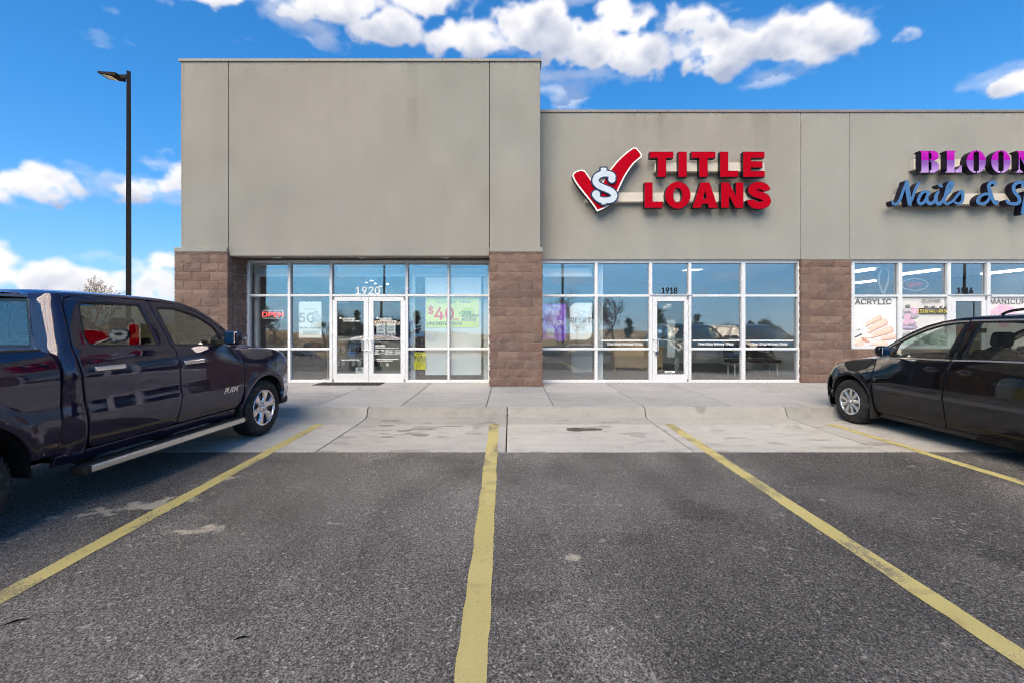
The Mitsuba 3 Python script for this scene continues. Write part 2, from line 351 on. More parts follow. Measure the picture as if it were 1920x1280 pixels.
scene['print'] = {'type': 'twosided', 'bsdf': {'type': 'principled', 'base_color': {'type': 'mesh_attribute', 'name': 'vertex_color'}, 'roughness': .55, 'specular': .4}}
scene['neon_red'] = {'type': 'twosided', 'bsdf': {'type': 'principled', 'base_color': rgb((.7, .03, .03)), 'roughness': .3}}
scene['leaf'] = {'type': 'twosided', 'bsdf': {'type': 'diffuse', 'reflectance': {'type': 'mesh_attribute', 'name': 'vertex_color'}}}
diffuse('bark', proc(lambda p, n, uv: mix((.16, .12, .085), (.30, .23, .17), fbm(p.x * 6, p.y * 6, p.z * 2))))
diffuse('bark_pale', proc(lambda p, n, uv: mix((.40, .31, .21), (.58, .46, .32), fbm(p.x * 3, p.y * 3, p.z * 2))))
def field_c(p, n, uv):
    a = fbm(p.x * .12, p.y * .12, 1.0, octaves=4); b = fbm(p.x * 1.7, p.y * 1.7, 2.0, octaves=3); c = noise(p.x * 11, p.y * 11, 3.0)
    col = mix((.52, .38, .21), (.70, .55, .34), dr.clip(a * 1.2 - .1, 0, 1))
    col = col * (.65 + .45 * b + .25 * (c - .5))
    return mix(col, mi.Color3f(.20, .17, .08), smoothstep(.58, .72, fbm(p.x * .35, p.y * .35, 8.0, octaves=3)) * .6)
diffuse('dry_grass', proc(field_c))
diffuse('pole_bronze', (.035, .033, .035))
diffuse('limestone', proc(lambda p, n, uv: mix((.40, .31, .21), (.60, .50, .37), fbm(p.x * 2, p.y * 2, p.z * 3))))
# ------------------------------------------------------------------ ground, lot, kerb, pavement
def heights(x, y):
    """the land behind the lot: a low grassy bank, then a level field to the horizon"""
    b = np.clip((-4.2 - y) / 9.0, 0, 1); b = b * b * (3 - 2 * b)
    bump = (meshkit.fbm(np.stack([x * .18, y * .18, x * 0], -1), 4, 3) - .5)
    side = np.clip((np.abs(x) - 60) / 40, 0, 1)
    return -.06 + b * (.62 + .75 * bump) + .9 * np.clip((-y - 14) / 60, 0, 1) * (.5 + bump) * (1 - side)
gx = np.concatenate([np.linspace(-1500, -80, 14), np.linspace(-70, 70, 120), np.linspace(80, 1500, 14)])
gy = np.concatenate([np.linspace(-1500, -120, 14), np.linspace(-110, -32, 40), np.linspace(-30, -4, 70), np.linspace(-2, 60, 12), np.linspace(80, 1500, 10)])
XX, YY = np.meshgrid(gx, gy, indexing='ij')
struct('ground', grid_mesh(np.stack([XX, YY, heights(XX, YY)], -1)), 'dry_grass', smooth=True)
ax = np.linspace(-30, 30, 121)
edge = -4.0 + .5 * np.sin(ax * .35) + .25 * np.sin(ax * 1.1 + 1)
AP = np.stack([np.stack([ax, edge, 0 * ax], -1), np.stack([ax, edge + 1, 0 * ax], -1), np.stack([ax, 0 * ax + 5.775, 0 * ax], -1)], 1)
struct('parking_lot', grid_mesh(AP), 'asphalt')

JX = [-17.0, -14.6, -12.15, -9.72, -7.29, -4.93, -2.49, -.055, 2.35, 4.80, 7.25, 9.7, 12.15, 14.6, 17.0]
apron = struct('parking_apron', bx(-17, 17, 5.77, 7.36, -.12, -.012), 'joint_dark')
for k, (a, b) in enumerate(zip(JX[:-1], JX[1:])):
    part(apron, 'slab', bx(a + .009, b - .009, 5.765, 7.358, -.10, .008, .006), f'concrete_apron_{k * 2 % 3}')
kerb = struct('curb', bx(-17, 17, 7.37, 7.98, -.12, -.02), 'joint_dark')
prof = Polygon([(7.366, .008), (7.76, .016), (7.800, .030), (7.830, .075), (7.865, .150), (7.885, .172), (7.915, .184), (7.985, .184), (7.985, -.1), (7.366, -.1)])
for k, (a, b) in enumerate(zip(JX[:-1], JX[1:])):
    m = extrude(prof, b - a - .018); v = m.vertices
    part(kerb, 'segment', fix(M(np.stack([a + .009 + v[:, 2], v[:, 0], v[:, 1]], 1), m.faces)), f'concrete_curb_{k % 3}', smooth=28)
WX = [-12.6, -11.05, -9.5, -7.95, -6.45, -4.95, -3.45, -1.95, -.43, .77, 2.36, 3.97, 5.55, 7.15, 8.75, 10.35, 11.95, 13.55, 15.2]
walk = struct('sidewalk', bx(-12.6, 15.2, 7.99, 11.42, -.1, .168), 'joint_dark')
for k, (a, b) in enumerate(zip(WX[:-1], WX[1:])):
    for r, (c, d) in enumerate(((7.992, 9.615), (9.621, 11.42))):
        part(walk, 'slab', bx(a + .0065, b - .0065, c, d, .1, .184, .005), f'concrete_walk_{(k + 2 * r + k // 3) % 3}')
def blob_poly(cx, cy, rx, ry, seed, n=40, rough=.22):
    t = np.linspace(0, 2 * np.pi, n, endpoint=False)
    r = 1 + rough * 2 * (meshkit.fbm(np.stack([np.cos(t) * 1.6, np.sin(t) * 1.6, t * 0 + seed], -1), 3, seed) - .5)
    return Polygon(np.stack([cx + rx * r * np.cos(t), cy + ry * r * np.sin(t)], 1)).buffer(0)
def sheet(poly, z):
    m = extrude(poly, .0015); m.apply_translation((0, 0, z)); return m
for i, (cx, cy, rx, ry) in enumerate([(1.03, 6.97, .17, .12), (1.27, 6.98, .13, .09), (-1.63, 6.90, .12, .06), (-1.38, 7.0, .20, .05), (-1.32, 6.62, .13, .07), (-1.78, 6.52, .11, .05), (-1.52, 6.75, .06, .03),
                                      (-1.98, 7.24, .15, .05), (1.52, 7.2, .11, .03), (-1.0, 7.2, .22, .03)]):
    if i == 1: continue
    poly = blob_poly(cx, cy, rx, ry, i + 3)
    if i == 0: poly = unary_union([poly, blob_poly(1.27, 6.985, .15, .085, 9)])
    part(apron, 'stain', sheet(poly, .0095), 'stain' if i == 0 else 'stain_faint')
for i, (cx, cy, rx, ry) in enumerate([(-2.02, 7.58, .17, .075), (.89, 7.62, .10, .03), (1.6, 7.46, .2, .025), (-1.4, 7.45, .1, .03)]):
    m = sheet(blob_poly(cx, cy, rx, ry, i + 20), 0); m.vertices[:, 2] += .0025 + .008 + (m.vertices[:, 1] - 7.366) * .0203; part(kerb, 'stain', m, 'stain_faint')

def stripe(xa, ya, xb, yb, w, label, seed):
    n = 90
    t = np.linspace(0, 1, n); c = np.stack([xa + (xb - xa) * t, ya + (yb - ya) * t], 1)
    j = lambda s: .012 * (meshkit.fbm(np.stack([t * 40, t * 0 + s, t * 0], -1), 3, seed) - .5) * 2
    L = c[:, 0] - w / 2 + j(1.5); R = c[:, 0] + w / 2 + j(4.5)
    z = np.where(c[:, 1] > 5.765, .0125, .0045)
    P = np.stack([np.stack([L, c[:, 1], z], 1), np.stack([(L + R) / 2, c[:, 1], z], 1), np.stack([R, c[:, 1], z], 1)], 0)
    m = grid_mesh(P)
    if m.face_normals[:, 2].mean() < 0: m.invert()
    k = thing('parking_stripe', label, 'parking line', 'yellow stall lines on the lot')
    put(k, m, 'paint_yellow')
stripe(-3.01, .4, -3.11, 7.36, .145, 'yellow parking stripe beside the pickup truck, running towards its front wheel', 1)
stripe(-.155, .4, -.265, 7.36, .150, 'yellow parking stripe in the middle, aimed at the right masonry pier', 2)
stripe(2.47, .4, 2.58, 7.36, .145, 'yellow parking stripe between the empty stalls, leading towards the title loan door', 3)
stripe(5.36, .4, 5.22, 7.36, .135, 'yellow parking stripe partly under the black minivan', 4)
# ------------------------------------------------------------------ the shops: elevation units of 1/74.6 m, measured on the glazing plane
GL = 11.327
def EX(u, y=GL): return (u - 957) / FOCAL * y
def EZ(v, y=GL): return 1.63 - (v - 608) / FOCAL * y
B = 'retail_building'; USED.add(B)
labels[B] = {'label': 'grey stucco strip of shops with brown split-face piers and aluminium shopfronts', 'category': 'building'}
def bpart(name, mesh, mat, smooth=False, parent=B, **kw): return part(parent, name, mesh, mat, smooth, **kw)

# tall left front: three stucco panels with open joints, then the lower front to the right
PT, PL = 10.58, 11.20
xa, xb, xc, xd = -7.735, -6.62, -.49, .70
TOP = 7.80
for (l, r, bot) in ((xa, xb - .008, 3.42), (xb + .008, xc - .008, 3.233), (xc + .008, xd, 3.42)):
    bpart('stucco_panel', bx(l, r, PT, PT + .30, bot, TOP, .006), 'eifs_tall')
bpart('joint_backing', bx(xa + .02, xd - .02, PT + .03, PT + .32, 3.30, TOP - .01), 'joint_dark')
bpart('return_wall', bx(xd - .30, xd - .003, PT + .325, 14.0, 3.25, TOP), 'eifs_tall')
bpart('return_wall', bx(xa + .003, xa + .30, PT + .325, 14.0, 3.25, TOP), 'eifs_tall')
bpart('return_wall', bx(xa + .31, xd - .31, 13.7, 14.0, 6.5, TOP - .005), 'eifs_tall')
cop = Polygon([(0, 0), (0, .058), (.42, .075), (.42, .0)])
def coping(x0, x1, y, z):
    m = extrude(cop, x1 - x0); v = m.vertices
    return fix(M(np.stack([x0 + v[:, 2], y + v[:, 0], z + v[:, 1]], 1), m.faces))
for l, r in ((xa - .035, -4.7), (-4.695, -1.6), (-1.595, xd + .035)): bpart('coping', coping(l, r, PT - .035, TOP - .012), 'coping')
lowT = 6.90
LX = [xd + .004, 7.21, 8.435, 14.9]
for l, r in zip(LX[:-1], LX[1:]):
    bpart('stucco_panel', bx(l + .006, r - .006, PL, PL + .28, 3.234, lowT, .005), 'eifs_low')
bpart('joint_backing', bx(xd + .01, 14.8, PL + .03, PL + .30, 3.30, lowT - .01), 'joint_dark')
for l, r in ((xd + .005, 3.85), (3.855, 7.0), (7.005, 10.2), (10.205, 14.93)): bpart('coping', coping(l, r, PL - .03, lowT - .012), 'coping')
bpart('flat_roof', bx(xa + .31, 14.9, PL + .35, 24, 6.3, 6.4), 'store_grey')
bpart('rear_wall', bx(xa, 14.9, 24.0, 24.3, 0, 6.6), 'eifs_low')
bpart('side_wall', bx(xa - .1, xa + .2, 11.43, 24.0, 0, 6.6), 'eifs_tall')
bpart('side_wall', bx(14.6, 14.9, PL + .34, 24.0, 0, 6.6), 'eifs_low')
# stucco ledge over the piers of the tall front
for l, r in ((-7.84, -6.605), (-.49, .755)):
    bpart('ledge', bx(l, r, PT - .085, PT + .35, 3.312, 3.42, .008), 'eifs_tall')
    bpart('ledge_core', bx(l + .05, r - .05, PT + .01, PT + .75, 3.318, 3.41), 'joint_dark')
soff = bpart('soffit', bx(-6.60, -.5, PT + .012, GL + .1, 3.245, 3.30), 'soffit')
bpart('soffit', bx(xd + .06, 14.6, PL + .01, GL + .12, 3.26, 3.30), 'soffit')
for u in (-5.66, -3.61, -1.58):
    k = bpart('downlight', fix(revolve([(.0, 3.238), (.062, 3.238), (.10, 3.236), (.105, 3.244), (.0, 3.2455)], 24, 'z')), 'aluminium_bright', smooth=40)
    scene[k]['to_world'] = T().translate([u, 10.93, 0])

# split-face masonry piers: every block its own piece
def rough_block(x0, x1, y0, y1, z0, z1, seed, amp=.019):
    nx, ny, nz = max(2, round((x1 - x0) / .058)), max(2, round((y1 - y0) / .06)), 4
    def face(o, a, b, na, nb, nrm):
        s, t = np.meshgrid(np.linspace(0, 1, na + 1), np.linspace(0, 1, nb + 1), indexing='ij')
        P = o + s[..., None] * a + t[..., None] * b
        e = np.minimum(np.minimum(s, 1 - s) * np.linalg.norm(a), np.minimum(t, 1 - t) * np.linalg.norm(b))
        h = (meshkit.fbm(P * 13 + seed * 3.1, 3, seed % 50) - .38) * amp * 3.0 * np.clip(e / .035, 0, 1) + .004 * np.clip(e / .012, 0, 1)
        return grid_mesh(P + h[..., None] * nrm)
    dx, dy, dz = np.array([x1 - x0, 0, 0]), np.array([0, y1 - y0, 0]), np.array([0, 0, z1 - z0]); o = np.array([x0, y0, z0])
    fs = [face(o, dx, dz, nx, nz, np.array([0, -1., 0])), face(o + dx, dy, dz, ny, nz, np.array([1., 0, 0])), face(o + dy, -dy, dz, ny, nz, np.array([-1., 0, 0]))]
    m = cat(fs)
    top = grid_mesh(np.array([[o + dz, o + dz + dy], [o + dz + dx, o + dz + dx + dy]])); bot = grid_mesh(np.array([[o, o + dy], [o + dx, o + dx + dy]]), flip=True)
    return cat([m, top, bot])
COURSE, G = .2047, .0055
def pier(x0, x1, y0, y1, z0, z1, label, nfront, sides=()):
    key = bpart('pier', bx(x0 + .012, x1 - .012, y0 + .012, y1, z0, z1 - .004), 'mortar', label=label)
    seed = int(abs(x0) * 100) % 97
    z, row = z0 + .004, 0
    bl = .412
    while z < z1 - .05:
        zt = min(z + COURSE - 2 * G, z1 - .006)
        off = 0 if row % 2 == 0 else bl / 2
        cuts = [x0] + [x0 + off + bl * k for k in range(0, 9) if .1 < off + bl * k < (x1 - x0) - .1] + [x1]
        for a, b in zip(cuts[:-1], cuts[1:]):
            seed += 1
            part(key, 'block', rough_block(a + (G if a > x0 else 0), b - (G if b < x1 else 0), y0, y0 + .19, z, zt, seed), f'block_{int(rng.integers(4))}', smooth=38)
        if 'right' in sides:
            ys = [y0 + .20, y0 + .20 + (.20 if row % 2 else .40), y1]
            for a, b in zip(ys[:-1], ys[1:]):
                seed += 1
                part(key, 'block', rough_block(x1 - .19, x1, a + G, b - G, z, zt, seed), f'block_{int(rng.integers(4))}', smooth=38)
        z += COURSE; row += 1
pier(-7.84, -6.605, 10.517, 11.40, .184, 3.312, 'brown split-face block pier at the left end of the tall front', 3, ('right',))
pier(-.485, .748, 10.517, 11.40, .184, 3.312, 'brown split-face block pier at the right end of the tall front', 3)
pier(7.235, 8.475, 11.20, 11.42, .184, 3.234, 'brown split-face block pier between the loan shop and the nail salon', 3)
# knee wall of smooth tan stone below the salon windows
for (l, r) in ((8.48, EX(1773.5) + .05), (EX(1854) - .05, 14.9)):
    key = bpart('knee_wall', bx(l, r, 11.30, 11.42, .184, EZ(653.2) - .003), 'mortar')
    n = max(1, round((r - l) / .41))
    for row in range(4):
        z0 = .188 + row * .205
        z1 = min(z0 + .197, EZ(653.2) - .004)
        for i in range(n + 1):
            a = max(l, l + (i - (row % 2) * .5) * (r - l) / n); b = min(r, l + (i + 1 - (row % 2) * .5) * (r - l) / n)
            if b - a > .05: part(key, 'block', bx(a + .004, b - .004, 11.285, 11.305, z0, z1, .006), f'block_{(i + row * 2) % 4}')

# aluminium shopfronts
FY0, FY1, GY = 11.285, 11.405, 11.352
def pane(parent, u0, u1, v0, v1, mat='glass_coated', tilt=.0085, gy=GY):
    x0, x1, z0, z1 = EX(u0) + .004, EX(u1) - .004, EZ(v1) + .004, EZ(v0) - .004
    nx, nz = 9, 9
    s, t = np.meshgrid(np.linspace(0, 1, nx), np.linspace(0, 1, nz), indexing='ij')
    P = np.stack([x0 + (x1 - x0) * s, 0 * s + gy, z0 + (z1 - z0) * t], -1)
    m = grid_mesh(P)
    ph, q = rng.uniform(0, 6, 2)
    nn = np.stack([rng.normal() * .0028 + .0022 * np.sin(s * 5 + ph), -1 + 0 * s, tilt + rng.normal() * .0018 + .0026 * np.cos(t * 5.5 + q) + .0016 * np.sin(s * 3 + q)], -1).reshape(-1, 3)
    nn /= np.linalg.norm(nn, axis=1, keepdims=True)
    if m.face_normals[0][1] > 0: m.invert()
    key = numbered(parent + '__glass_pane')
    scene[key] = ply_normals(np.array(m.vertices), np.array(m.faces), nn, mat)
    return key
def fbar(u0, u1, v0, v1, y0=FY0, y1=FY1, c=.004): return bx(EX(u0), EX(u1), y0, y1, EZ(v1), EZ(v0), c)
def shopfront(label, left, verts, head, transom, lower, sill, doors, door_sill=716.5):
    """verts: mullions (u0, u1) from left to right, the last is the right jamb; doors: indices of bays that hold doors"""
    sf = bpart('shopfront', fbar(left[0], verts[-1][1], *head), 'aluminium', label=label)
    for a, b in [left] + verts: part(sf, 'mullion', fbar(a, b, head[1], sill[1] + (0 if (a, b) else 0), FY0 - .006), 'aluminium')
    xs = [left] + verts
    for k, (l, r) in enumerate(zip(xs[:-1], xs[1:])):
        u0, u1 = l[1], r[0]
        part(sf, 'rail', fbar(u0, u1, *transom), 'aluminium')
        part(sf, 'gasket', cat([bx(EX(u0), EX(u0) + .012, GY - .02, GY + .02, EZ(sill[0] if k not in doors else transom[0]), EZ(head[1])), bx(EX(u1) - .012, EX(u1), GY - .02, GY + .02, EZ(sill[0] if k not in doors else transom[0]), EZ(head[1])),
                                bx(EX(u0), EX(u1), GY - .018, GY + .018, EZ(head[1]) - .012, EZ(head[1]))]), 'gasket')
        pane(sf, u0, u1, head[1], transom[0])
        if k in doors: continue
        part(sf, 'sill', fbar(u0, u1, *sill), 'aluminium')
        if lower:
            part(sf, 'rail', fbar(u0, u1, *lower), 'aluminium')
            pane(sf, u0, u1, transom[1], lower[0]); pane(sf, u0, u1, lower[1], sill[0])
        else: pane(sf, u0, u1, transom[1], sill[0])
    return sf
sfA = shopfront('aluminium shopfront of the vacated tall unit with double doors', (463.6, 469), [(541, 546), (619, 624), (760.8, 765.6), (839.5, 843.3), (915.5, 921)], (488.6, 493.4), (552, 556.4), (651.5, 656), (711.5, 716.5), (2,))
sfB = shopfront('aluminium shopfront of the title loan unit', (1008, 1014), [(1114.8, 1120), (1216.5, 1222), (1290, 1295), (1389, 1396), (1494, 1500.4)], (488, 493.8), (552.5, 557), (651.5, 656), (711.5, 716.7), (2,))
sfC = shopfront('aluminium shopfront of the nail salon unit', (1590, 1600), [(1682, 1689), (1773.5, 1780), (1847.5, 1854), (1945, 1951), (2040, 2046)], (488, 493.8), (553, 557), None, (648, 653.2), (2,))
bpart('flashing', bx(xd + .06, 7.22, FY0 - .02, FY1, EZ(488) + .002, 3.262), 'coping')

def door_leaf(label, u0, u1, g0, g1, v0=557.2, v1=714.6, h0=565, h1=699.8, hinge='l', pull=None):
    fr = Polygon(sbox(EX(u0), EZ(v1), EX(u1), EZ(v0)).exterior.coords, [list(sbox(EX(g0), EZ(h1), EX(g1), EZ(h0)).exterior.coords)])
    d = bpart('door', wall_xz(fr, FY0 + .004, FY0 + .05), 'aluminium', label=label)
    k = pane(d, g0, g1, h0, h1, 'glass_door', gy=FY0 + .028)
    part(d, 'gasket', wall_xz(Polygon(sbox(EX(g0), EZ(h1), EX(g1), EZ(h0)).exterior.coords, [list(sbox(EX(g0) + .012, EZ(h1) + .012, EX(g1) - .012, EZ(h0) - .012).exterior.coords)]), FY0 + .02, FY0 + .036), 'gasket')
    part(d, 'push_bar', bx(EX(g0), EX(g1), FY0 + .055, FY0 + .085, 1.225, 1.26, .006), 'aluminium_bright')
    hu = u0 + 1.4 if hinge == 'l' else u1 - 1.4
    for v in (v0 + 2.0, v1 - 2.0): part(d, 'hinge', bx(EX(hu) - .018, EX(hu) + .018, FY0 - .016, FY0 + .003, EZ(v) - .045, EZ(v) + .045, .004), 'coping')
    if pull:
        a, b, z0, z1 = pull
        y = FY0 - .06
        p = [(a, FY0 + .004, z1), (a, y, z1), (b, y, z1), (b, y, z0), (a, y, z0), (a, FY0 + .004, z0)]
        part(d, 'pull_handle', tube(p, .012, 8), 'aluminium_bright', smooth=40)
    part(d, 'lock', fix(turn(revolve([(0, -.012), (.016, -.012), (.018, 0), (0, .001)], 16), None, (EX(u1 - 4 if hinge == 'l' else u0 + 4), FY0 + .004, 1.33))), 'aluminium_bright', smooth=40)
    return d
dA1 = door_leaf('left leaf of the double aluminium doors', 624.6, 691.2, 632.5, 683, pull=(EX(688.5), EX(681.5), .985, 1.25))
dA2 = door_leaf('right leaf of the double aluminium doors with opening hours', 692.0, 760.2, 701, 752, hinge='r', pull=(EX(693.6), EX(699.5), .985, 1.25))
dB = door_leaf('aluminium door of the loan unit with a lock box on its handle', 1222.6, 1289.4, 1231, 1282, hinge='r', h1=701)
part(dB, 'pull_handle', tube([(EX(1223.5), FY0 + .004, 1.262), (EX(1223.5), FY0 - .055, 1.262), (EX(1231.5), FY0 - .06, 1.255), (EX(1231.5), FY0 - .06, .99), (EX(1223.5), FY0 - .055, .985), (EX(1223.5), FY0 + .004, .985)], .011, 8), 'aluminium_bright', smooth=40)
dC = door_leaf('aluminium door of the nail salon', 1780.7, 1846.8, 1789.5, 1838, hinge='r', h1=701)
for d, (a, b) in ((dB, (1216, 1297)), (dC, (1773, 1856))): part(d, 'drip_cap', bx(EX(a), EX(b), FY0 - .05, FY0 - .007, EZ(553.5), EZ(552.2), .004), 'aluminium')
for a, b in ((624.6, 760.5), (1222.4, 1289.8), (1780.6, 1847)): bpart('threshold', bx(EX(a), EX(b), FY0 - .03, FY1, .184, .199, .005), 'aluminium')

# rooms behind the glass
def room(x0, x1, yb, zc, wall, floor='store_floor'):
    bpart('floor', bx(x0, x1, FY1 + .002, yb, .15, .186), floor)
    bpart('ceiling', bx(x0, x1, FY1 + .002, yb, zc, zc + .05), 'ceiling_white')
    bpart('inner_wall', bx(x0, x1, yb, yb + .1, .186, zc), wall)
    bpart('bulkhead', bx(x0, x1, FY0 + .03, FY1 + .02, 3.205, 3.24), 'aluminium')
room(xa + .22, .66, 18.4, 3.12, 'white_wall'); room(.78, 7.78, 17.0, 3.14, 'white_wall'); room(7.90, 14.55, 19.0, 3.16, 'white_wall')
for x in (.67, 7.79): bpart('partition', bx(x, x + .10, FY1 + .003, 19.0, .186, 3.2), 'white_wall')
scene['lamp_panel'] = {'type': 'twosided', 'bsdf': {'type': 'diffuse', 'reflectance': rgb((.7, .7, .7))}}
def lamp(mesh, name, power):
    k = bpart(name, mesh, 'lamp_panel')
    scene[k]['emitter'] = {'type': 'area', 'radiance': rgb((power, power * .98, power * .93))}
for (u, v) in ((687, 530), (697, 526), (704, 532), (714, 538), (727, 533)):
    y = (3.11 - 1.63) * FOCAL / (608 - v); x = EX(u, y)
    m = revolve([(0, 3.108), (.05, 3.108)], 12, 'z'); m.apply_translation((x, y, 0))
    if m.face_normals[:, 2].mean() > 0: m.invert()
    lamp(m, 'ceiling_lamp', 26.0)
for x, y0, y1 in ((9.86, 12.25, 13.0), (11.80, 12.45, 13.7), (14.15, 12.3, 13.5), (12.6, 15.6, 16.8), (10.3, 15.6, 16.8)):
    m = bx(x - .075, x + .075, y0, y1, 3.10 if x > 8 else 3.12, 3.135)
    lamp(m, 'ceiling_lamp', 2.2)
m = bx(4.85, 5.28, 12.35, 12.75, 3.125, 3.138); lamp(m, 'ceiling_lamp', .8)
# ------------------------------------------------------------------ wall signs
def spl(pts, n=60):
    p = np.asarray(pts, float)
    if len(p) < 3: return p
    t = np.concatenate([[0], np.cumsum(np.linalg.norm(np.diff(p, axis=0), axis=1) ** .5)])
    return CubicSpline(t, p)(np.linspace(0, t[-1], n))
def brush(pts, w, w2=None, slant=.0):
    """a pen stroke: width w, thinner (w2) at its ends"""
    c = spl(pts); n = len(c); s = np.linspace(0, 1, n)
    r = (w2 if w2 else w) / 2 + (w - (w2 if w2 else w)) / 2 * np.sin(np.pi * s) ** .6
    dots = [Point(*a).buffer(q, 6) for a, q in zip(c, r)]
    return unary_union([unary_union([a, b]).convex_hull for a, b in zip(dots[:-1], dots[1:])]).simplify(.6)
def to_wall(geom, sx, sy, scale):
    """sign-shop drawing (x right, y down) -> metres on the wall"""
    return affinity.affine_transform(geom, [scale, 0, 0, -scale, sx, sy])
SIGN_Y = 10.90
def P4(pts): return Polygon(pts)
def can_letter(parent, name, geom, y_face, y_back, side, face, inset=0.0, label=None, face_name='face'):
    k = part(parent, name, wall_xz(geom, y_face + .004, y_back), side, smooth=25, label=label)
    g = geom.buffer(-inset) if inset else geom.buffer(-.002)
    part(k, face_name, wall_xz(g, y_face, y_face + .006), face)
    return k
# red loan sign: drawing units 1/338.2 m
S1 = 1 / (4.3636 * 77.53)
ox, oz = (1040 - 957) / 77.53, 1.63 + (608 - 250) / 77.53
W1 = lambda g: to_wall(g, ox, oz, S1)
loan = thing('loan_sign', 'red channel-letter TITLE LOANS sign with a red tick and dollar symbol on the stucco', 'shop sign')
for (a, b, c, d) in ((822, 238, 1722, 312), (255, 485, 1660, 560)):
    s = 1 / (4.3636 * 76.7); x0, z0 = (1040 - 957) / 76.7, 1.63 + (608 - 250) / 76.7
    part(loan, 'raceway', bx(x0 + a * s, x0 + c * s, 11.03, 11.197, z0 - d * s, z0 - b * s, .004), 'raceway')
def ell(cx, cy, rx, ry): return affinity.scale(Point(cx, cy).buffer(1, 40), rx, ry)
letters = {
    'T': [P4([(778, 152), (972, 152), (972, 205), (912, 205), (912, 360), (843, 360), (843, 205), (778, 205)]), P4([(1120, 152), (1315, 152), (1315, 205), (1253, 205), (1253, 360), (1183, 360), (1183, 205), (1120, 205)])],
    'I': [sbox(1013, 152, 1082, 360)],
    'L': [P4([(1354, 152), (1420, 152), (1420, 308), (1503, 308), (1503, 360), (1354, 360)]), P4([(735, 403), (802, 403), (802, 560), (884, 560), (884, 612), (735, 612)])],
    'E': [P4([(1542, 152), (1718, 152), (1718, 203), (1608, 203), (1608, 230), (1702, 230), (1702, 282), (1608, 282), (1608, 310), (1720, 310), (1720, 360), (1542, 360)])],
    'O': [ell(1008, 508, 104, 111).difference(ell(1007, 509, 37, 60))],
    'A': [P4([(1195, 403), (1268, 403), (1337, 612), (1262, 612), (1252, 578), (1208, 578), (1199, 612), (1126, 612)]).difference(P4([(1231, 468), (1217, 536), (1245, 536)]))],
    'N': [P4([(1362, 403), (1425, 403), (1482, 510), (1482, 403), (1545, 403), (1545, 612), (1478, 612), (1428, 512), (1428, 612), (1362, 612)])],
    'S': [LineString(spl([(1738, 470), (1716, 441), (1674, 429), (1629, 439), (1613, 466), (1638, 492), (1690, 511), (1732, 535), (1739, 562), (1716, 583), (1672, 591), (1624, 579), (1604, 546)], 90)).buffer(31, cap_style='flat')],
}
for ch, gs in letters.items():
    for g in gs: can_letter(loan, 'letter', W1(g), SIGN_Y, 11.03, 'sign_black', 'sign_red', .004)
tick = Polygon(spl([(345, 645), (240, 500), (146, 362), (150, 328), (180, 306), (215, 297), (243, 302), (262, 320)], 60).tolist() + spl([(352, 452), (395, 385), (440, 312), (500, 235), (560, 175), (610, 135), (640, 117), (664, 116), (684, 130), (708, 160), (718, 184), (708, 202), (660, 242), (610, 305), (565, 380), (525, 465), (505, 505), (470, 568), (430, 605), (345, 645)], 120).tolist()).buffer(0)
k = part(loan, 'tick_mark', wall_xz(W1(tick), SIGN_Y + .004, 11.03), 'sign_black', smooth=25)
part(k, 'border', wall_xz(W1(tick.buffer(-1.5)), SIGN_Y, SIGN_Y + .006), 'sign_white')
part(k, 'face', wall_xz(W1(tick.buffer(-14)), SIGN_Y - .004, SIGN_Y + .002), 'sign_red')
dol = unary_union([brush([(462, 382), (470, 356), (440, 340), (400, 338), (350, 356), (330, 396), (354, 432), (410, 458), (462, 484), (484, 516), (466, 545), (420, 556), (375, 552), (340, 530), (322, 505)], 50, 40), Point(464, 382).buffer(29), Point(336, 506).buffer(31),
                   sbox(374, 290, 420, 350), sbox(382, 540, 412, 588)])
k = part(loan, 'dollar_symbol', wall_xz(W1(dol.buffer(11)), SIGN_Y - .05, SIGN_Y - .006), 'sign_navy', smooth=25)
part(k, 'face', wall_xz(W1(dol), SIGN_Y - .056, SIGN_Y - .048), 'sign_ice')

# purple and blue salon sign
S2 = 1 / (6.4 * 77.53)
ox2, oz2 = (1620 - 957) / 77.53, 1.63 + (608 - 250) / 77.53
W2 = lambda g: to_wall(g, ox2, oz2, S2)
salon = thing('salon_sign', 'purple stencil BLOOM letters above blue script Nails and Spa letters on the stucco', 'shop sign')
s = 1 / (6.4 * 76.7); x0, z0 = (1620 - 957) / 76.7, 1.63 + (608 - 250) / 76.7
for (a, b, c, d) in ((610, 305, 2160, 432), (400, 722, 2170, 850)): part(salon, 'raceway', bx(x0 + a * s, x0 + c * s, 11.04, 11.197, z0 - d * s, z0 - b * s, .004), 'raceway')
def stencil_o(cx):
    o = ell(cx, 347, 117, 138).difference(affinity.scale(sbox(cx - 27, 238, cx + 28, 452).buffer(8).buffer(-4), 1, 1))
    return o.difference(sbox(cx - 7, 150, cx + 8, 560))
bowl = unary_union([ell(812, 274, 78, 60), ell(812, 408, 84, 72), sbox(780, 215, 815, 335), sbox(780, 338, 815, 479)]).intersection(sbox(780, 214, 900, 480))
bowl = bowl.difference(unary_union([sbox(760, 246, 802, 312), sbox(760, 350, 802, 446)]))
stem_l = lambda a, b: P4([(a, 215), (b, 215), (b, 478), (a - 5, 478), (a + 20, 458), (a + 20, 238)])
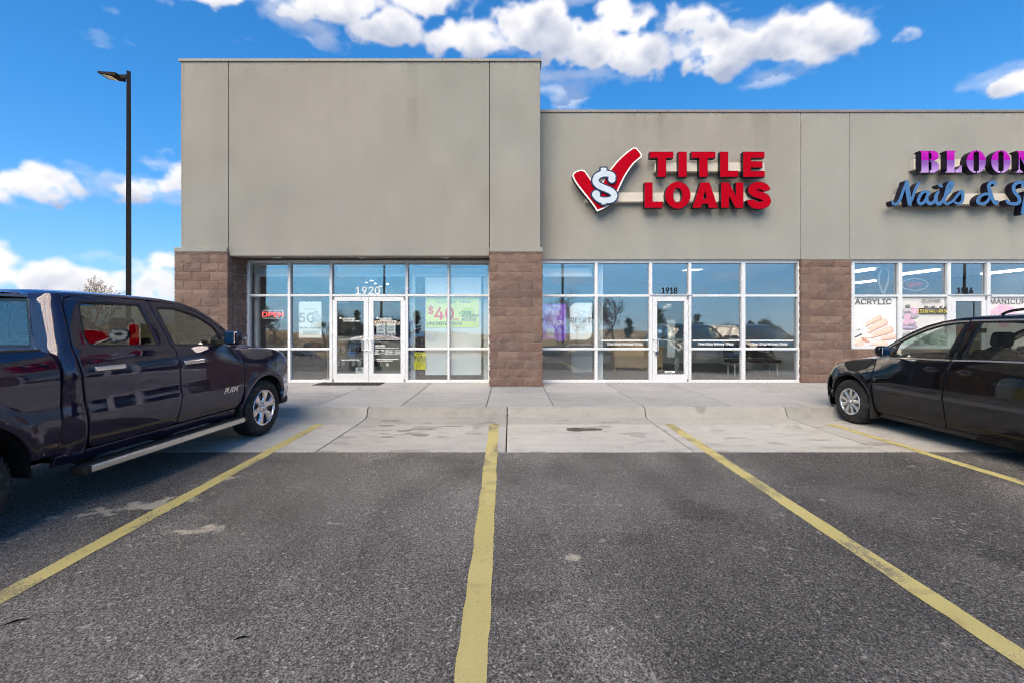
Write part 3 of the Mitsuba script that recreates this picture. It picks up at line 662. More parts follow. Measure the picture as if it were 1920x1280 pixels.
bloom = [unary_union([stem_l(660, 768), bowl]), unary_union([P4([(972, 215), (1100, 215), (1079, 238), (1079, 478), (960, 478), (985, 458), (985, 238)]), P4([(1088, 478), (1088, 442), (1120, 428), (1145, 395), (1165, 384), (1165, 478)])]),
         stencil_o(1337), stencil_o(1633),
         P4([(1815, 217), (1908, 217), (1992, 395), (2075, 217), (2165, 217), (2142, 240), (2142, 458), (2165, 478), (2040, 478), (2060, 458), (2060, 300), (1972, 478), (1955, 478), (1862, 290), (1862, 440), (1908, 478), (1808, 478), (1846, 440), (1846, 245)])]
for g in bloom: can_letter(salon, 'letter', W2(g), SIGN_Y - .02, 11.04, 'sign_side', 'bloom_face', .003)
script = {
    'N': [([(335, 822), (352, 856), (398, 842), (450, 735), (508, 595)], 36, 26), ([(505, 592), (522, 720), (540, 852)], 60, 50), ([(538, 852), (582, 760), (618, 655), (655, 605)], 36, 30)],
    'a': [([(768, 722), (705, 712), (655, 775), (648, 835), (685, 850), (732, 805), (770, 722)], 40, 32), ([(775, 708), (752, 818), (785, 850), (838, 812)], 44, 30)],
    'i': [([(885, 712), (855, 815), (885, 852), (925, 825)], 46, 32), ([(895, 632), (925, 642)], 36, 32)],
    'l': [([(925, 825), (1000, 722), (1052, 625), (1045, 592), (1008, 622), (972, 740), (955, 828), (985, 852), (1025, 832)], 40, 28)],
    's': [([(1022, 832), (1098, 772), (1168, 702), (1178, 770), (1160, 835), (1112, 848), (1085, 832)], 38, 26)],
    'and': [([(1556, 622), (1560, 598), (1512, 600), (1488, 645), (1508, 722), (1536, 800), (1568, 848), (1592, 822)], 46, 32), ([(1502, 738), (1422, 742), (1362, 792), (1362, 838), (1428, 848), (1488, 800), (1502, 738)], 40, 32)],
    'S': [([(1888, 640), (1893, 602), (1842, 596), (1788, 642), (1800, 712), (1850, 780), (1850, 835), (1790, 852), (1722, 838), (1706, 815)], 46, 34)],
    'p': [([(1935, 715), (1890, 962)], 46, 40), ([(1928, 745), (1990, 712), (2012, 780), (1962, 846), (1922, 828)], 40, 30)],
    'a2': [([(2112, 722), (2060, 714), (2018, 780), (2024, 840), (2072, 835), (2112, 722)], 40, 30), ([(2116, 710), (2102, 825), (2138, 850), (2175, 825)], 42, 28)],
}
for ch, strokes in script.items():
    can_letter(salon, 'letter', W2(unary_union([brush(*s) for s in strokes])), SIGN_Y - .02, 11.04, 'sign_side', 'sign_blue', .003)

# ------------------------------------------------------------------ lettering, posters and notices at the glass
def flat_text(text, cx, cz, h, y, bold=True, align='c', depth=.0015, squeeze=1.0):
    m = meshkit.text_mesh(text, h, depth, bold); v = m.vertices.copy()
    v[:, 0] *= squeeze
    w0, w1 = v[:, 0].min(), v[:, 0].max()
    x = v[:, 0] - (w0 + w1) / 2 + cx if align == 'c' else v[:, 0] - w0 + cx
    return fix(M(np.stack([x, y - v[:, 2], v[:, 1] + cz - h / 2], 1), m.faces))
OUT, INN = FY0 + .030 + .031, GY + .010        # outer face of the big panes / just behind them
def print_thing(name, label, cat_, layers, y, back=None, group=None):
    """layers: ('g', geom, colour) or ('t', text, cx, cz, h, colour[, bold, align, squeeze]); each a hair in front of the one below"""
    key = thing(name, label, cat_, group)
    ms, cs = [], []
    for i, L in enumerate(layers):
        yy = y - .0006 * (i + 1)
        if L[0] == 'g': m = wall_xz(L[1], yy, y + (.002 if i == 0 else 0)); col = L[2]
        else:
            kw = dict(zip(('bold', 'align', 'squeeze'), L[6:]))
            m = flat_text(L[1], L[2], L[3], L[4], yy + .0012, **kw); col = L[5]
        ms.append(m); cs.append(np.tile(np.asarray(col, float), (len(m.vertices), 1)))
    put(key, cat(ms), 'print', color=np.vstack(cs))
    return key
def R(u0, v0, u1, v1, y=GL): return sbox(EX(u0, y), EZ(v1, y), EX(u1, y), EZ(v0, y))
K, Wt = (.03, .03, .035), (.74, .76, .78)
def tx(text, u, v, h, col, bold=True, align='c', sq=1.0): return ('t', text, EX(u), EZ(v), h, col, bold, align, sq)

# house numbers over the doors
for txt, u, mat, lab in (('1920', 689.5, 'decal_white', 'white number 1920 over the double doors'), ('1918', 1256, 'sign_black', 'black number 1918 over the loan shop door'), ('1916', 1811, 'sign_black', 'black number 1916 over the salon door')):
    k = thing('house_number', lab, 'house number'); put(k, flat_text(txt, EX(u), EZ(545.2), (.185 if txt == '1920' else .15), OUT - .004, True, depth=.004, squeeze=1.0 if txt == '1920' else .78), mat)

# red neon open sign
k = thing('neon_open_sign', 'red OPEN window sign in a white outline, in the left bay of the tall front', 'window sign')
r = R(490.5, 581.5, 529, 597.5).buffer(-.012).buffer(.012)
put(k + '__outline', wall_xz(r.difference(r.buffer(-.016)), INN + .004, INN + .016), 'decal_white'); USED.add(k + '__outline')
k2 = part(k, 'lettering', flat_text('OPEN', EX(509.7), EZ(589.6), .115, INN + .012, False, depth=.012, squeeze=1.32), 'neon_red'); scene[k2]['emitter'] = {'type': 'area', 'radiance': rgb((1.3, .10, .08))}
part(k, 'backing', wall_xz(r.buffer(-.018), INN + .022, INN + .026), 'black_plastic')

g5 = [('g', R(558.8, 565.5, 601.5, 633.5), (.80, .83, .82)), tx('uscellular', 580, 579, .05, (.30, .33, .33), False), tx('5G', 574, 596, .23, (.28, .30, .33)), ('g', affinity.rotate(R(586, 585, 597, 603).buffer(.01), 24), (.40, .45, .48)), ('g', affinity.rotate(R(587, 586.5, 596, 601).buffer(.004), 24), (.62, .66, .66)),
      tx('is here.', 584, 607, .06, (.35, .37, .37), False), tx('Modern Devices', 580, 607.5 + 7, .05, (.18, .19, .2)), ('g', R(566, 619, 598, 628), (.56, .58, .54)), tx('uscellular.com', 582, 623.5, .035, (.3, .3, .3))]
g5.pop(5)
print_thing('window_poster', 'white 5G poster in the second bay of the tall front', 'poster', g5, INN + .012)
# big white display board with the lime price poster
k = thing('display_board', 'large white board standing behind the right-hand bays of the tall front', 'display board')
put(k, bx(EX(796), EX(902), INN + .05, INN + .075, EZ(703), EZ(519), .004), 'blind')
lime, lime2, dk, rd = (.62, .72, .10), (.80, .84, .28), (.05, .08, .09), (.78, .05, .03)
pz = [('g', R(797.5, 557.6, 897.5, 614), lime2), ('g', R(797.5, 603, 897.5, 614), lime), ('g', affinity.scale(Point(EX(877), EZ(586)).buffer(.17), 1.1, .8), lime),
      tx('uscellular', 836, 566, .085, (.20, .25, .27), False), tx('PREPAID', 872, 566.5, .05, (.20, .25, .27)), tx('$', 807, 582, .18, rd), tx('40', 832, 588, .30, rd), tx('/MO.', 855, 599, .05, rd),
      tx('UNLIMITED DATA', 833, 606.5, .075, dk), tx('+', 861, 587, .08, dk), tx('15GB', 865, 586, .068, dk, True, 'l'), tx('HOTSPOT', 865, 592.5, .068, dk, True, 'l'), tx('ACCESS', 865, 599, .068, dk, True, 'l')]
print_thing('window_poster', 'lime green price poster reading $40 unlimited data', 'poster', pz, INN + .040)
print_thing('window_poster', 'small yellow BOWL FREE poster low in the window right of the doors', 'poster', [('g', R(776, 660, 797, 692.5), (.78, .74, .06)), tx('SIGN UP', 786.5, 663.5, .03, K), tx('BOWL', 786.5, 669, .075, K), tx('FREE!', 786.5, 675.5, .075, K)] +
            [('g', Point(EX(780 + 4.3 * i + 1.5 * (j % 2)), EZ(681.5 + 3.6 * j)).buffer(.014), K) for j in range(3) for i in range(4 - j)], INN + .012)
# decals and notices on the double doors
def decal(name, label, items, y):
    key = thing(name, label, 'lettering'); put(key, cat([flat_text(t, EX(u), EZ(v), h, y, b, a, squeeze=q) for t, u, v, h, b, a, q in items]), 'decal_white')
DY = FY0 + .024
for u, lab in ((658, 'white dealer lettering on the left door leaf'), (727, 'white dealer lettering on the right door leaf')):
    k = thing('door_lettering', lab, 'lettering')
    star = Polygon([(EX(u - 19) + r_ * math.sin(a), EZ(596.5) + r_ * math.cos(a)) for a, r_ in [(i * math.pi / 5, .034 if i % 2 == 0 else .018) for i in range(10)]])
    put(k, cat([flat_text('uscellular', EX(u - 15), EZ(597.5), .05, DY, True, 'l'), flat_text('AUTHORIZED AGENT', EX(u + 2), EZ(602), .030, DY), wall_xz(star, DY - .0015, DY)]), 'decal_white')
decal('door_lettering', 'white web address low on the left door leaf', [('www.uscellular.com', 657.5, 674, .034, True, 'c', 1.0)], DY)
k = thing('opening_hours', 'white opening hours lettering on the right door leaf', 'lettering')
hh = [('HOURS:', 703.5, 648, .05, True, 'l', 1.0), ('MON - FRI:', 703.5, 656.2, .031, True, 'l', 1.0), ('10:00 AM - 6:00 PM', 722, 656.2, .031, True, 'l', .98), ('SAT:', 703.5, 659.6, .031, True, 'l', 1.0), ('10:00 AM - 5:00 PM', 722, 659.6, .031, True, 'l', .98),
      ('SUN:', 703.5, 663, .031, True, 'l', 1.0), ('12:00 PM - 5:00 PM', 722, 663, .031, True, 'l', .98), ('6 Minutes To 10 Minutes No Sign', 727, 674, .022, True, 'c', 1.0), ('Y Su Anuncios', 727, 677, .022, True, 'c', 1.0)]
hh = hh[:7]
ring = Point(EX(727), EZ(682.8)).buffer(.034)
put(k, cat([flat_text(t, EX(u), EZ(v), h, DY, b, a, squeeze=q) for t, u, v, h, b, a, q in hh] + [wall_xz(sbox(EX(703.5), EZ(652.9), EX(749), EZ(652.1)), DY - .0015, DY), wall_xz(ring.difference(ring.buffer(-.008)).union(LineString([(EX(725.4), EZ(681.2)), (EX(728.6), EZ(684.4))]).buffer(.005)), DY - .0015, DY)]
           + [wall_xz(sbox(EX(706 + (i % 2)), EZ(673.2 + 3 * i), EX(748 - (i * 11)), EZ(673.2 + 3 * i - 1.1)), DY - .0015, DY) for i in range(2)]), 'decal_white')
def notice(u0, v0, u1, v1, label, y, seed, stub=True):
    r_ = np.random.default_rng(seed)
    L = [('g', R(u0, v0, u1, v1), (.84, .86, .9))]
    n = 5
    for i in range(n):
        vv = v0 + (v1 - v0) * (.12 + .6 * i / n); a = r_.uniform(.12, .3)
        L.append(('g', R(u0 + (u1 - u0) * a, vv, u1 - (u1 - u0) * a, vv + .9), (.16, .17, .25)))
    if stub:
        for i in range(5): L.append(('g', R(u0 + 1.5 + i * (u1 - u0 - 3) / 5, v1 - 3.2 - r_.uniform(0, 2), u0 + 2.6 + i * (u1 - u0 - 3) / 5 + .6, v1 - .8), (.08, .09, .2)))
    return print_thing('paper_notice', label, 'notice', L, y)
notice(706, 607, 723, 629, 'left white paper notice taped inside the right door leaf', FY0 + .038, 1)
notice(725, 606.5, 741.5, 629, 'right white paper notice taped inside the right door leaf', FY0 + .038, 2)
notice(667, 688, 682.5, 698.8, 'white paper notice in the bottom corner of the left door leaf', FY0 + .038, 3, False)
print_thing('door_sticker', 'narrow white sticker in the top corner of the left door leaf', 'sticker', [('g', R(634, 565.6, 653.5, 568), (.6, .63, .63))], FY0 + .038)

# loan unit: posters inside the first bay, white slogan on the others
pp = [('g', R(1018, 570, 1062, 636), (.36, .14, .66)), ('g', blob_poly(EX(1052), EZ(625), .16, .2, 3), (.22, .08, .55)), ('g', blob_poly(EX(1036), EZ(590), .2, .14, 8), (.46, .26, .72)), ('g', R(1025, 616, 1039, 633), (.45, .44, .50))] + \
     [tx(t, 1025, 577 + 9.3 * i, .105, (.74, .73, .78), True, 'l', .92) for i, t in enumerate(("LET'S", 'FIND', 'US', 'AGAIN.'))]
print_thing('window_poster', "purple LET'S FIND US AGAIN poster beside the right masonry pier", 'poster', pp, INN + .012)
rc = R(1069, 568, 1110.5, 637)
rr = unary_union([rc.intersection(rc.buffer(-.17).buffer(.17)), R(1085, 568, 1110.5, 590), R(1069, 615, 1090, 637)])
print_thing('window_poster', 'white RESET poster with two rounded corners in the first bay of the loan unit', 'poster',
            [('g', rr, (.82, .82, .84)), tx("IT'S TIME", 1089.5, 585, .042, (.2, .2, .24), False), tx('FOR A', 1089.5, 591, .042, (.2, .2, .24), False), tx('RESET', 1089.5, 600.5, .125, (.13, .13, .17)), tx('WITH OUR', 1089.5, 610, .042, (.2, .2, .24)), tx('PHONES', 1089.5, 615.3, .042, (.2, .2, .24)), ('g', R(1079, 619, 1100, 620), (.35, .35, .4))], INN + .012)
for u, lab in ((1172, 'second bay of the loan unit'), (1343, 'bay right of the loan unit door'), (1444, 'last bay of the loan unit')):
    k = thing('window_lettering', 'One Stop Money Shop line in the ' + lab, 'lettering')
    put(k, cat([flat_text('One Stop Money Shop', EX(u), EZ(644.5), .062, GY - .004, True), wall_xz(R(u - 44, 637.2, u + 44, 639.4), GY - .0055, GY - .004)]), 'decal_white')
k = thing('door_lettering', 'small white opening hours on the loan unit door', 'lettering')
put(k, cat([flat_text('HOURS', EX(1253), EZ(571.5), .028, DY), flat_text('MON-FRI 9-6', EX(1243.5), EZ(575), .022, DY, True, 'l'), flat_text('SAT 9-2', EX(1243.5), EZ(578), .022, DY, True, 'l')]), 'decal_white')
print_thing('door_sticker', 'white sticker at the bottom of the loan unit door', 'sticker', [('g', R(1246, 694.5, 1265, 698.2), (.72, .74, .76)), ('g', R(1248, 695.8, 1259, 697), K)], DY)
print_thing('door_sticker', 'pale blue sticker high on the loan unit door', 'sticker', [('g', R(1232, 618.5, 1241.5, 624.5), (.45, .52, .68)), ('g', R(1234, 620.5, 1239, 622.5), (.75, .77, .8))], FY0 + .038)
k = thing('lock_box', 'dark key lock box hanging from the loan door handle', 'lock box')
put(k + '__body', bx(EX(1226.5), EX(1231.8), FY0 - .085, FY0 - .045, .875, .955, .008), 'lockbox'); USED.add(k + '__body')
part(k, 'shackle', tube(spl([(EX(1227.6), FY0 - .062, .955), (EX(1227.6), FY0 - .062, 1.0), (EX(1229.4), FY0 - .075, 1.018), (EX(1230.8), FY0 - .062, 1.0), (EX(1230.8), FY0 - .062, .955)], 20), .005, 6), 'aluminium_bright', smooth=40)

# salon posters on the outer face of the panes
def capsule(a, b, ra, rb): return unary_union([Point(*a).buffer(ra), Point(*b).buffer(rb)]).convex_hull
def q(cx, cy): return (EX(1530 + cx / 5.335), EZ(570 + cy / 5.335))
def cap(a, b, ra, rb): return capsule(q(*a), q(*b), ra / 398., rb / 398.)
sk, sk2, sk3, nail_c = (.66, .50, .42), (.72, .58, .50), (.50, .26, .19), (.72, .66, .64)
hand = [('g', R(1600.5, 557.4, 1681.5, 647.6), (.66, .69, .73)), ('g', R(1600.5, 557.4, 1681.5, 585), (.69, .72, .75))]
hand += [('g', cap((372, 400), (520, 340), 40, 22), (.66, .56, .48)), ('g', cap((372, 430), (470, 400), 34, 20), (.60, .48, .40)), ('g', cap((470, 350), (575, 410), 16, 9), sk3)]
for (a, b, w0, w1, n0) in (((640, 132), (505, 205), 24, 15, (415, 262)), ((690, 178), (530, 265), 34, 21, (470, 296)), ((745, 252), (560, 318), 34, 20, (405, 328)), ((775, 322), (655, 345), 24, 14, (585, 356)), ((700, 392), (560, 395), 20, 12, (500, 385))):
    hand += [('g', cap((a[0] + 2, a[1] + 7), (b[0] + 6, b[1] + 7), w0 * .98, w1 * .95), sk3), ('g', cap(a, b, w0 * .95, w1), sk), ('g', cap((a[0] - 8, a[1] - 6), (b[0] + 6, b[1] - 5), w0 * .55, w1 * .5), sk2),
             ('g', cap((b[0] - 4, b[1] + 2), n0, w1 * .72, 4), nail_c), ('g', cap((b[0] - 12, b[1] + 1), ((b[0] + n0[0]) / 2, (b[1] + n0[1]) / 2 - 2), w1 * .30, 3), (.78, .74, .73))]
hand += [('g', cap((398, 330), (455, 303), 5, 7), (.12, .11, .13)), ('g', cap((412, 264), (436, 250), 3, 4), (.25, .22, .22)), ('g', cap((380, 380), (450, 350), 20, 14), (.70, .63, .56))]
hand.append(tx('ACRYLIC', 1637.5, 565.5, .135, (.13, .14, .16), True, 'c', 1.12))
clipped = [(L[0], L[1].intersection(R(1600.5, 557.4, 1681.5, 647.6)), L[2]) if L[0] == 'g' else L for L in hand]
print_thing('window_poster', 'ACRYLIC poster showing manicured fingers in the first salon bay', 'poster', clipped, GY - .002)
st = [('g', R(1689.5, 557.4, 1773, 647.6), (.60, .60, .60))]
def q6(cx, cy): return (EX(1590 + cx / 5.818), EZ(480 + cy / 5.818))
def el6(cx, cy, rx, ry, rot=0): return affinity.rotate(affinity.scale(Point(*q6(cx, cy)).buffer(1, 20), rx / 434., ry / 434.), rot)
for (cx, cy, rx, ry, c) in ((660, 880, 90, 55, (.40, .36, .44)), (670, 780, 98, 34, (.34, .30, .42)), (680, 738, 76, 34, (.40, .37, .44)), (675, 660, 104, 36, (.33, .32, .37)), (655, 597, 64, 34, (.36, .35, .39)), (657, 552, 28, 20, (.16, .16, .17))):
    st += [('g', el6(cx, cy, rx, ry), c), ('g', el6(cx - rx * .1, cy - ry * .3, rx * .75, ry * .5), tuple(min(1, x * 1.35) for x in c)), ('g', el6(cx + rx * .1, cy + ry * .55, rx * .7, ry * .25), tuple(x * .6 for x in c))]
for (cx, cy, rr_) in ((655, 668, 34), (730, 600, 38), (640, 730, 26), (700, 715, 24)):
    for a in range(5): st.append(('g', el6(cx + rr_ * .55 * math.cos(a * 1.257 + .4), cy + rr_ * .55 * math.sin(a * 1.257 + .4), rr_ * .62, rr_ * .45, -math.degrees(a * 1.257 + .4)), (.62, .38 + .03 * (a % 3), .55)))
    st.append(('g', el6(cx, cy, rr_ * .2, rr_ * .2), (.75, .6, .5)))
for a in range(34):
    cx, cy = 590 + 470 * rng.random(), 850 + 105 * rng.random(); st.append(('g', el6(cx, cy, rng.uniform(25, 55), rng.uniform(12, 24)), tuple(np.array([.34, .42, .40]) * rng.uniform(.6, 1.5))))
st += [('g', R(1723.5, 578.2, 1773, 588.5), (.06, .05, .05)), tx('(316)941-8934', 1748.3, 583.4, .082, (.66, .58, .10), True, 'c', .86), tx('BLOOM', 1744.5, 564, .085, (.20, .19, .20), True, 'c', 1.1)]
rN = R(1689.5, 557.4, 1773, 647.6)
st = [(L[0], L[1].intersection(rN), L[2]) if L[0] == 'g' else L for L in st]
sc = 1 / 1010.
nails = [unary_union([brush(*s_) for s_ in strokes]) for strokes in script.values()]
nails = affinity.affine_transform(unary_union(nails), [1 / 2600., 0, 0, -1 / 2600., EX(1720.5), EZ(557.5)])
st.append(('g', nails, (.16, .15, .17)))
print_thing('window_poster', 'nail salon poster with stacked grey stones, pink blossoms and a phone number', 'poster', st, GY - .002)
mn = [('g', R(1854.5, 557.4, 1944.5, 647.6), (.66, .66, .68))]
for i in range(9):
    a = -1.25 + i * .31; mn.append(('g', affinity.rotate(affinity.scale(Point(EX(1884), EZ(592) ).buffer(1), .09, .30), -math.degrees(a), origin=(EX(1884), EZ(600))), (.66, .40 + .04 * (i % 3), .58)))
mn.append(tx('MANICURE', 1895, 565.5, .135, (.13, .14, .16), True, 'c', 1.02))
mn = [(L[0], L[1].intersection(R(1854.5, 557.4, 1944.5, 647.6)), L[2]) if L[0] == 'g' else L for L in mn]
print_thing('window_poster', 'MANICURE poster with a pink lotus right of the salon door', 'poster', mn, GY - .002)
print_thing('window_poster', 'PEDICURE poster at the right end of the salon front', 'poster', [('g', R(1951.5, 557.4, 2039.5, 647.6), (.66, .66, .68)), tx('PEDICURE', 1995, 565.5, .135, (.13, .14, .16))], GY - .002) if False else None
# ------------------------------------------------------------------ things inside the shops and on the walk
k = thing('neon_sign', 'thin oval neon Open sign in an upper salon window', 'window sign')
c = [(EX(1720) + .34 * math.cos(a), GY + .05, EZ(533.5) + .145 * math.sin(a)) for a in np.linspace(0, 2 * np.pi, 41)]
put(k + '__tube', tube(c, .006, 6), 'decal_white'); USED.add(k + '__tube')
for st_ in ([(1708, 530), (1704, 534), (1708, 538), (1712, 533), (1708, 530)], [(1712, 534), (1715, 530), (1713, 540), (1715, 532), (1718, 531), (1718, 535), (1714, 536)], [(1719, 534), (1724, 532), (1721, 530), (1719, 535), (1725, 536)], [(1725, 536), (1727, 530), (1727, 535), (1730, 530), (1731, 536)]):
    part(k, 'script', tube([(EX(a), GY + .045, EZ(b)) for a, b in spl(st_, 24)], .006, 5), 'neon_red')
k = thing('ribbon_sculpture', 'tall grey looped ribbon sculpture behind the first salon window', 'ornament')
for s_ in (-1, 1):
    c = spl([(EX(1669), GY + .14, EZ(491)), (EX(1669 + 8 * s_), GY + .16, EZ(510)), (EX(1668 + 9 * s_), GY + .16, EZ(525)), (EX(1666), GY + .14, EZ(551))], 30)
    part(k, 'strand', tube(c, .022, 8), 'store_grey', smooth=40)
part(k, 'base', bx(EX(1660), EX(1674), GY + .06, GY + .22, EZ(557) + .001, EZ(551), .01), 'black_gloss')
part(k, 'shelf', bx(EX(1601), EX(1681), GY + .055, GY + .35, EZ(559.5), EZ(557), .003), 'aluminium')
for (u0, u1, v, lab) in ((469, 619, 514.5, 'left bays of the tall front'), (624, 760, 514.5, 'door bay of the tall front'), (766, 915, 514.5, 'right bays of the tall front'), (1014, 1114, 515, 'first bay of the loan unit')):
    k = thing('roller_blind', 'rolled-up white window blind in the ' + lab, 'blind')
    put(k + '__cassette', bx(EX(u0) + .02, EX(u1) - .02, 11.50, 11.58, EZ(v + 3.2), EZ(v - 3.2), .012), 'blind'); USED.add(k + '__cassette')
    part(k, 'valance', bx(EX(u0) + .02, EX(u1) - .02, 11.585, 11.60, EZ(v), EZ(500), .002), 'blind')
for i, (u0, u1, y) in enumerate(((1121.5, 1133, 11.46), (767, 776, 11.47), (906, 914, 11.47), (471, 478, 11.47))):
    k = thing('blind_stack', 'white vertical blind gathered ' + ('left in the second bay of the loan unit', 'right beside the double doors', 'at the right masonry pier of the tall front', 'at the left masonry pier of the tall front')[i], 'blind')
    for j in range(4):
        a = EX(u0) + (EX(u1) - EX(u0)) * j / 4
        part(k, 'slat', bx(a + .002, a + (EX(u1) - EX(u0)) / 4 - .002, y + .012 * (j % 2), y + .10 + .012 * (j % 2), .20, 3.15, .002), 'blind')
# wall of accessories seen through the left door leaf
def gondola(x0, x1, y, ztop, label, rows, seed, packs=('paper', 'decal_white', 'paper', 'black_plastic', 'store_grey', 'sign_ice'), dens=.92):
    r_ = np.random.default_rng(seed)
    k = thing('display_stand', label, 'display stand')
    put(k + '__panel', bx(x0, x1, y, y + .08, .186, ztop, .004), 'store_grey'); USED.add(k + '__panel')
    part(k, 'plinth', bx(x0, x1, y - .34, y - .002, .186, .32, .006), 'store_grey')
    part(k, 'top', bx(x0 - .03, x1 + .03, y - .30, y + .10, ztop + .002, ztop + .03, .005), 'blind')
    n = max(3, int((x1 - x0) / .15))
    for zr in rows:
        part(k, 'rail', bx(x0 + .01, x1 - .01, y - .03, y - .002, zr + .10, zr + .125, .003), 'aluminium')
        for i in range(n):
            if r_.random() > dens: continue
            xc_ = x0 + (i + .5) * (x1 - x0) / n + r_.normal() * .008; w = r_.uniform(.045, .06); h = r_.uniform(.07, .10); yy = y - r_.uniform(.06, .22)
            part(k, 'pack', bx(xc_ - w, xc_ + w, yy, yy + .02, zr - h, zr + h * .9, .003), packs[int(r_.integers(len(packs)))])
    return k
gondola(-5.05, -3.62, 13.1, 1.13, 'low grey display stand hung with phone accessories behind the left door leaf', (.52, .90), 3)
gondola(-5.6, -3.3, 17.6, 1.95, 'wall display of boxed accessories at the back of the tall unit', (.7, 1.05, 1.40, 1.75), 5, ('cardboard', 'wood_tan', 'paper', 'cardboard', 'black_plastic'), .85)
gondola(-7.2, -6.0, 14.5, 1.5, 'dark accessory stand in the left corner of the tall unit', (.6, .95, 1.3), 6, ('black_plastic', 'store_grey', 'store_navy'), .9)
k = thing('brochure_stand', 'leaflets lying on the low display behind the left door leaf', 'leaflets')
for i in range(4): part(k, 'leaflet', bx(-4.98 + .26 * i, -4.76 + .26 * i, 12.86, 12.865, 1.165, 1.30, .001), 'paper' if i % 3 else 'sign_ice')
k = thing('cabinet', 'light grey steel cabinet behind the right door leaf', 'cabinet')
put(k + '__body', bx(-3.55, -3.03, 12.4, 12.9, .26, 1.17, .012), 'raceway'); USED.add(k + '__body')
part(k, 'foot', bx(-3.52, -3.06, 12.44, 12.86, .186, .258), 'black_plastic'); part(k, 'top', bx(-3.58, -2.95, 12.36, 12.93, 1.172, 1.20, .005), 'black_plastic')
for z in (.56, .86): part(k, 'seam', bx(-3.54, -3.04, 12.395, 12.401, z, z + .006), 'store_grey')
k = thing('banner_stand', 'navy blue banner with white print behind the right door leaf', 'banner')
put(k + '__sheet', bx(-3.02, -2.60, 12.7, 12.71, .24, 1.17), 'store_navy'); USED.add(k + '__sheet')
part(k, 'print', cat([wall_xz(blob_poly(-2.82, z, .15, .05, int(z * 10)), 12.692, 12.698) for z in (.45, .75, .98)]), 'sign_ice'); part(k, 'base', bx(-3.0, -2.62, 12.6, 12.8, .186, .235, .01), 'black_plastic')
k = thing('screen_wall', 'dark navy partition behind the double doors', 'partition wall'); put(k, bx(-4.1, -2.6, 14.6, 14.7, .186, 1.72, .005), 'store_navy')
k = thing('sales_counter', 'long counter with a light top at the back of the tall unit', 'counter'); put(k + '__front', bx(-2.2, .3, 15.2, 15.8, .186, 1.12, .01), 'store_grey'); USED.add(k + '__front')
part(k, 'top', bx(-2.25, .35, 15.12, 15.85, 1.122, 1.16, .006), 'blind')
k = thing('stanchion', 'thin white post standing behind the second bay of the tall front', 'post')
put(k + '__post', cyl((EX(597.5), 11.9, .21), (EX(597.5), 11.9, 1.12), .018, 12), 'aluminium_bright', True); USED.add(k + '__post')
part(k, 'base', fix(revolve([(0, .186), (.14, .186), (.14, .20), (.03, .212), (0, .212)], 24, 'z')), 'aluminium_bright', tw=T().translate([EX(597.5), 11.9, 0]))
# loan unit
k = thing('reception_counter', 'pale reception counter behind the first bay of the loan unit', 'counter')
put(k + '__front', bx(1.75, 2.35, 12.9, 13.5, .26, 1.02, .01), 'blind'); USED.add(k + '__front'); part(k, 'plinth', bx(1.78, 2.32, 12.93, 13.47, .186, .258), 'store_grey'); part(k, 'top', bx(1.70, 2.40, 12.84, 13.56, 1.022, 1.06, .006), 'white_wall')
k = thing('hanging_banner', 'translucent white banner hanging inside the loan door', 'banner'); put(k, bx(EX(1251, 11.9), EX(1266, 11.9), 11.9, 11.905, EZ(669, 11.9), EZ(600, 11.9)), 'blind')
k = thing('waiting_bench', 'dark bench along the partition in the loan unit', 'bench')
put(k + '__seat', bx(6.2, 7.6, 12.6, 13.1, .56, .64, .02), 'fabric_dark'); USED.add(k + '__seat'); part(k, 'back', bx(6.2, 7.6, 13.05, 13.13, .66, 1.05, .02), 'fabric_dark')
for x in (6.3, 7.5):
    for y in (12.66, 13.04): part(k, 'leg', cyl((x, y, .186), (x, y, .56), .018, 8), 'aluminium')
k = thing('office_desk', 'wooden desk in the back of the loan unit', 'desk'); put(k + '__top', bx(3.2, 4.8, 14.0, 14.7, .90, .94, .006), 'wood_tan'); USED.add(k + '__top'); part(k, 'modesty_panel', bx(3.25, 4.75, 14.05, 14.08, .3, .898), 'wood_tan')
for x in (3.27, 4.73): part(k, 'side_panel', bx(x - .02, x + .02, 14.09, 14.65, .186, .898), 'wood_tan')
# entrance mat, wall anchors
k = thing('door_mat', 'black ribbed mat on the walk before the double doors', 'door mat')
put(k + '__base', bx(-4.72, -3.12, 10.72, 11.24, .1855, .194, .003), 'mat_black'); USED.add(k + '__base')
for i in range(26): part(k, 'rib', bx(-4.70, -3.14, 10.735 + i * .0193, 10.745 + i * .0193, .1945, .1985), 'mat_black')
k = thing('roof_fixture', 'tiny dark bracket on two legs peeking over the top of the tall front', 'roof fixture')
put(k + '__head', hull([(-2.52, 10.9, 8.0), (-2.44, 10.9, 8.03), (-2.41, 10.97, 8.02), (-2.50, 10.98, 7.97), (-2.43, 10.93, 7.965)]), 'black_metal'); USED.add(k + '__head')
for x in (-2.50, -2.435): part(k, 'leg', cyl((x, 10.93, 7.86), (x + .01, 10.93, 7.99), .009, 6), 'black_metal')
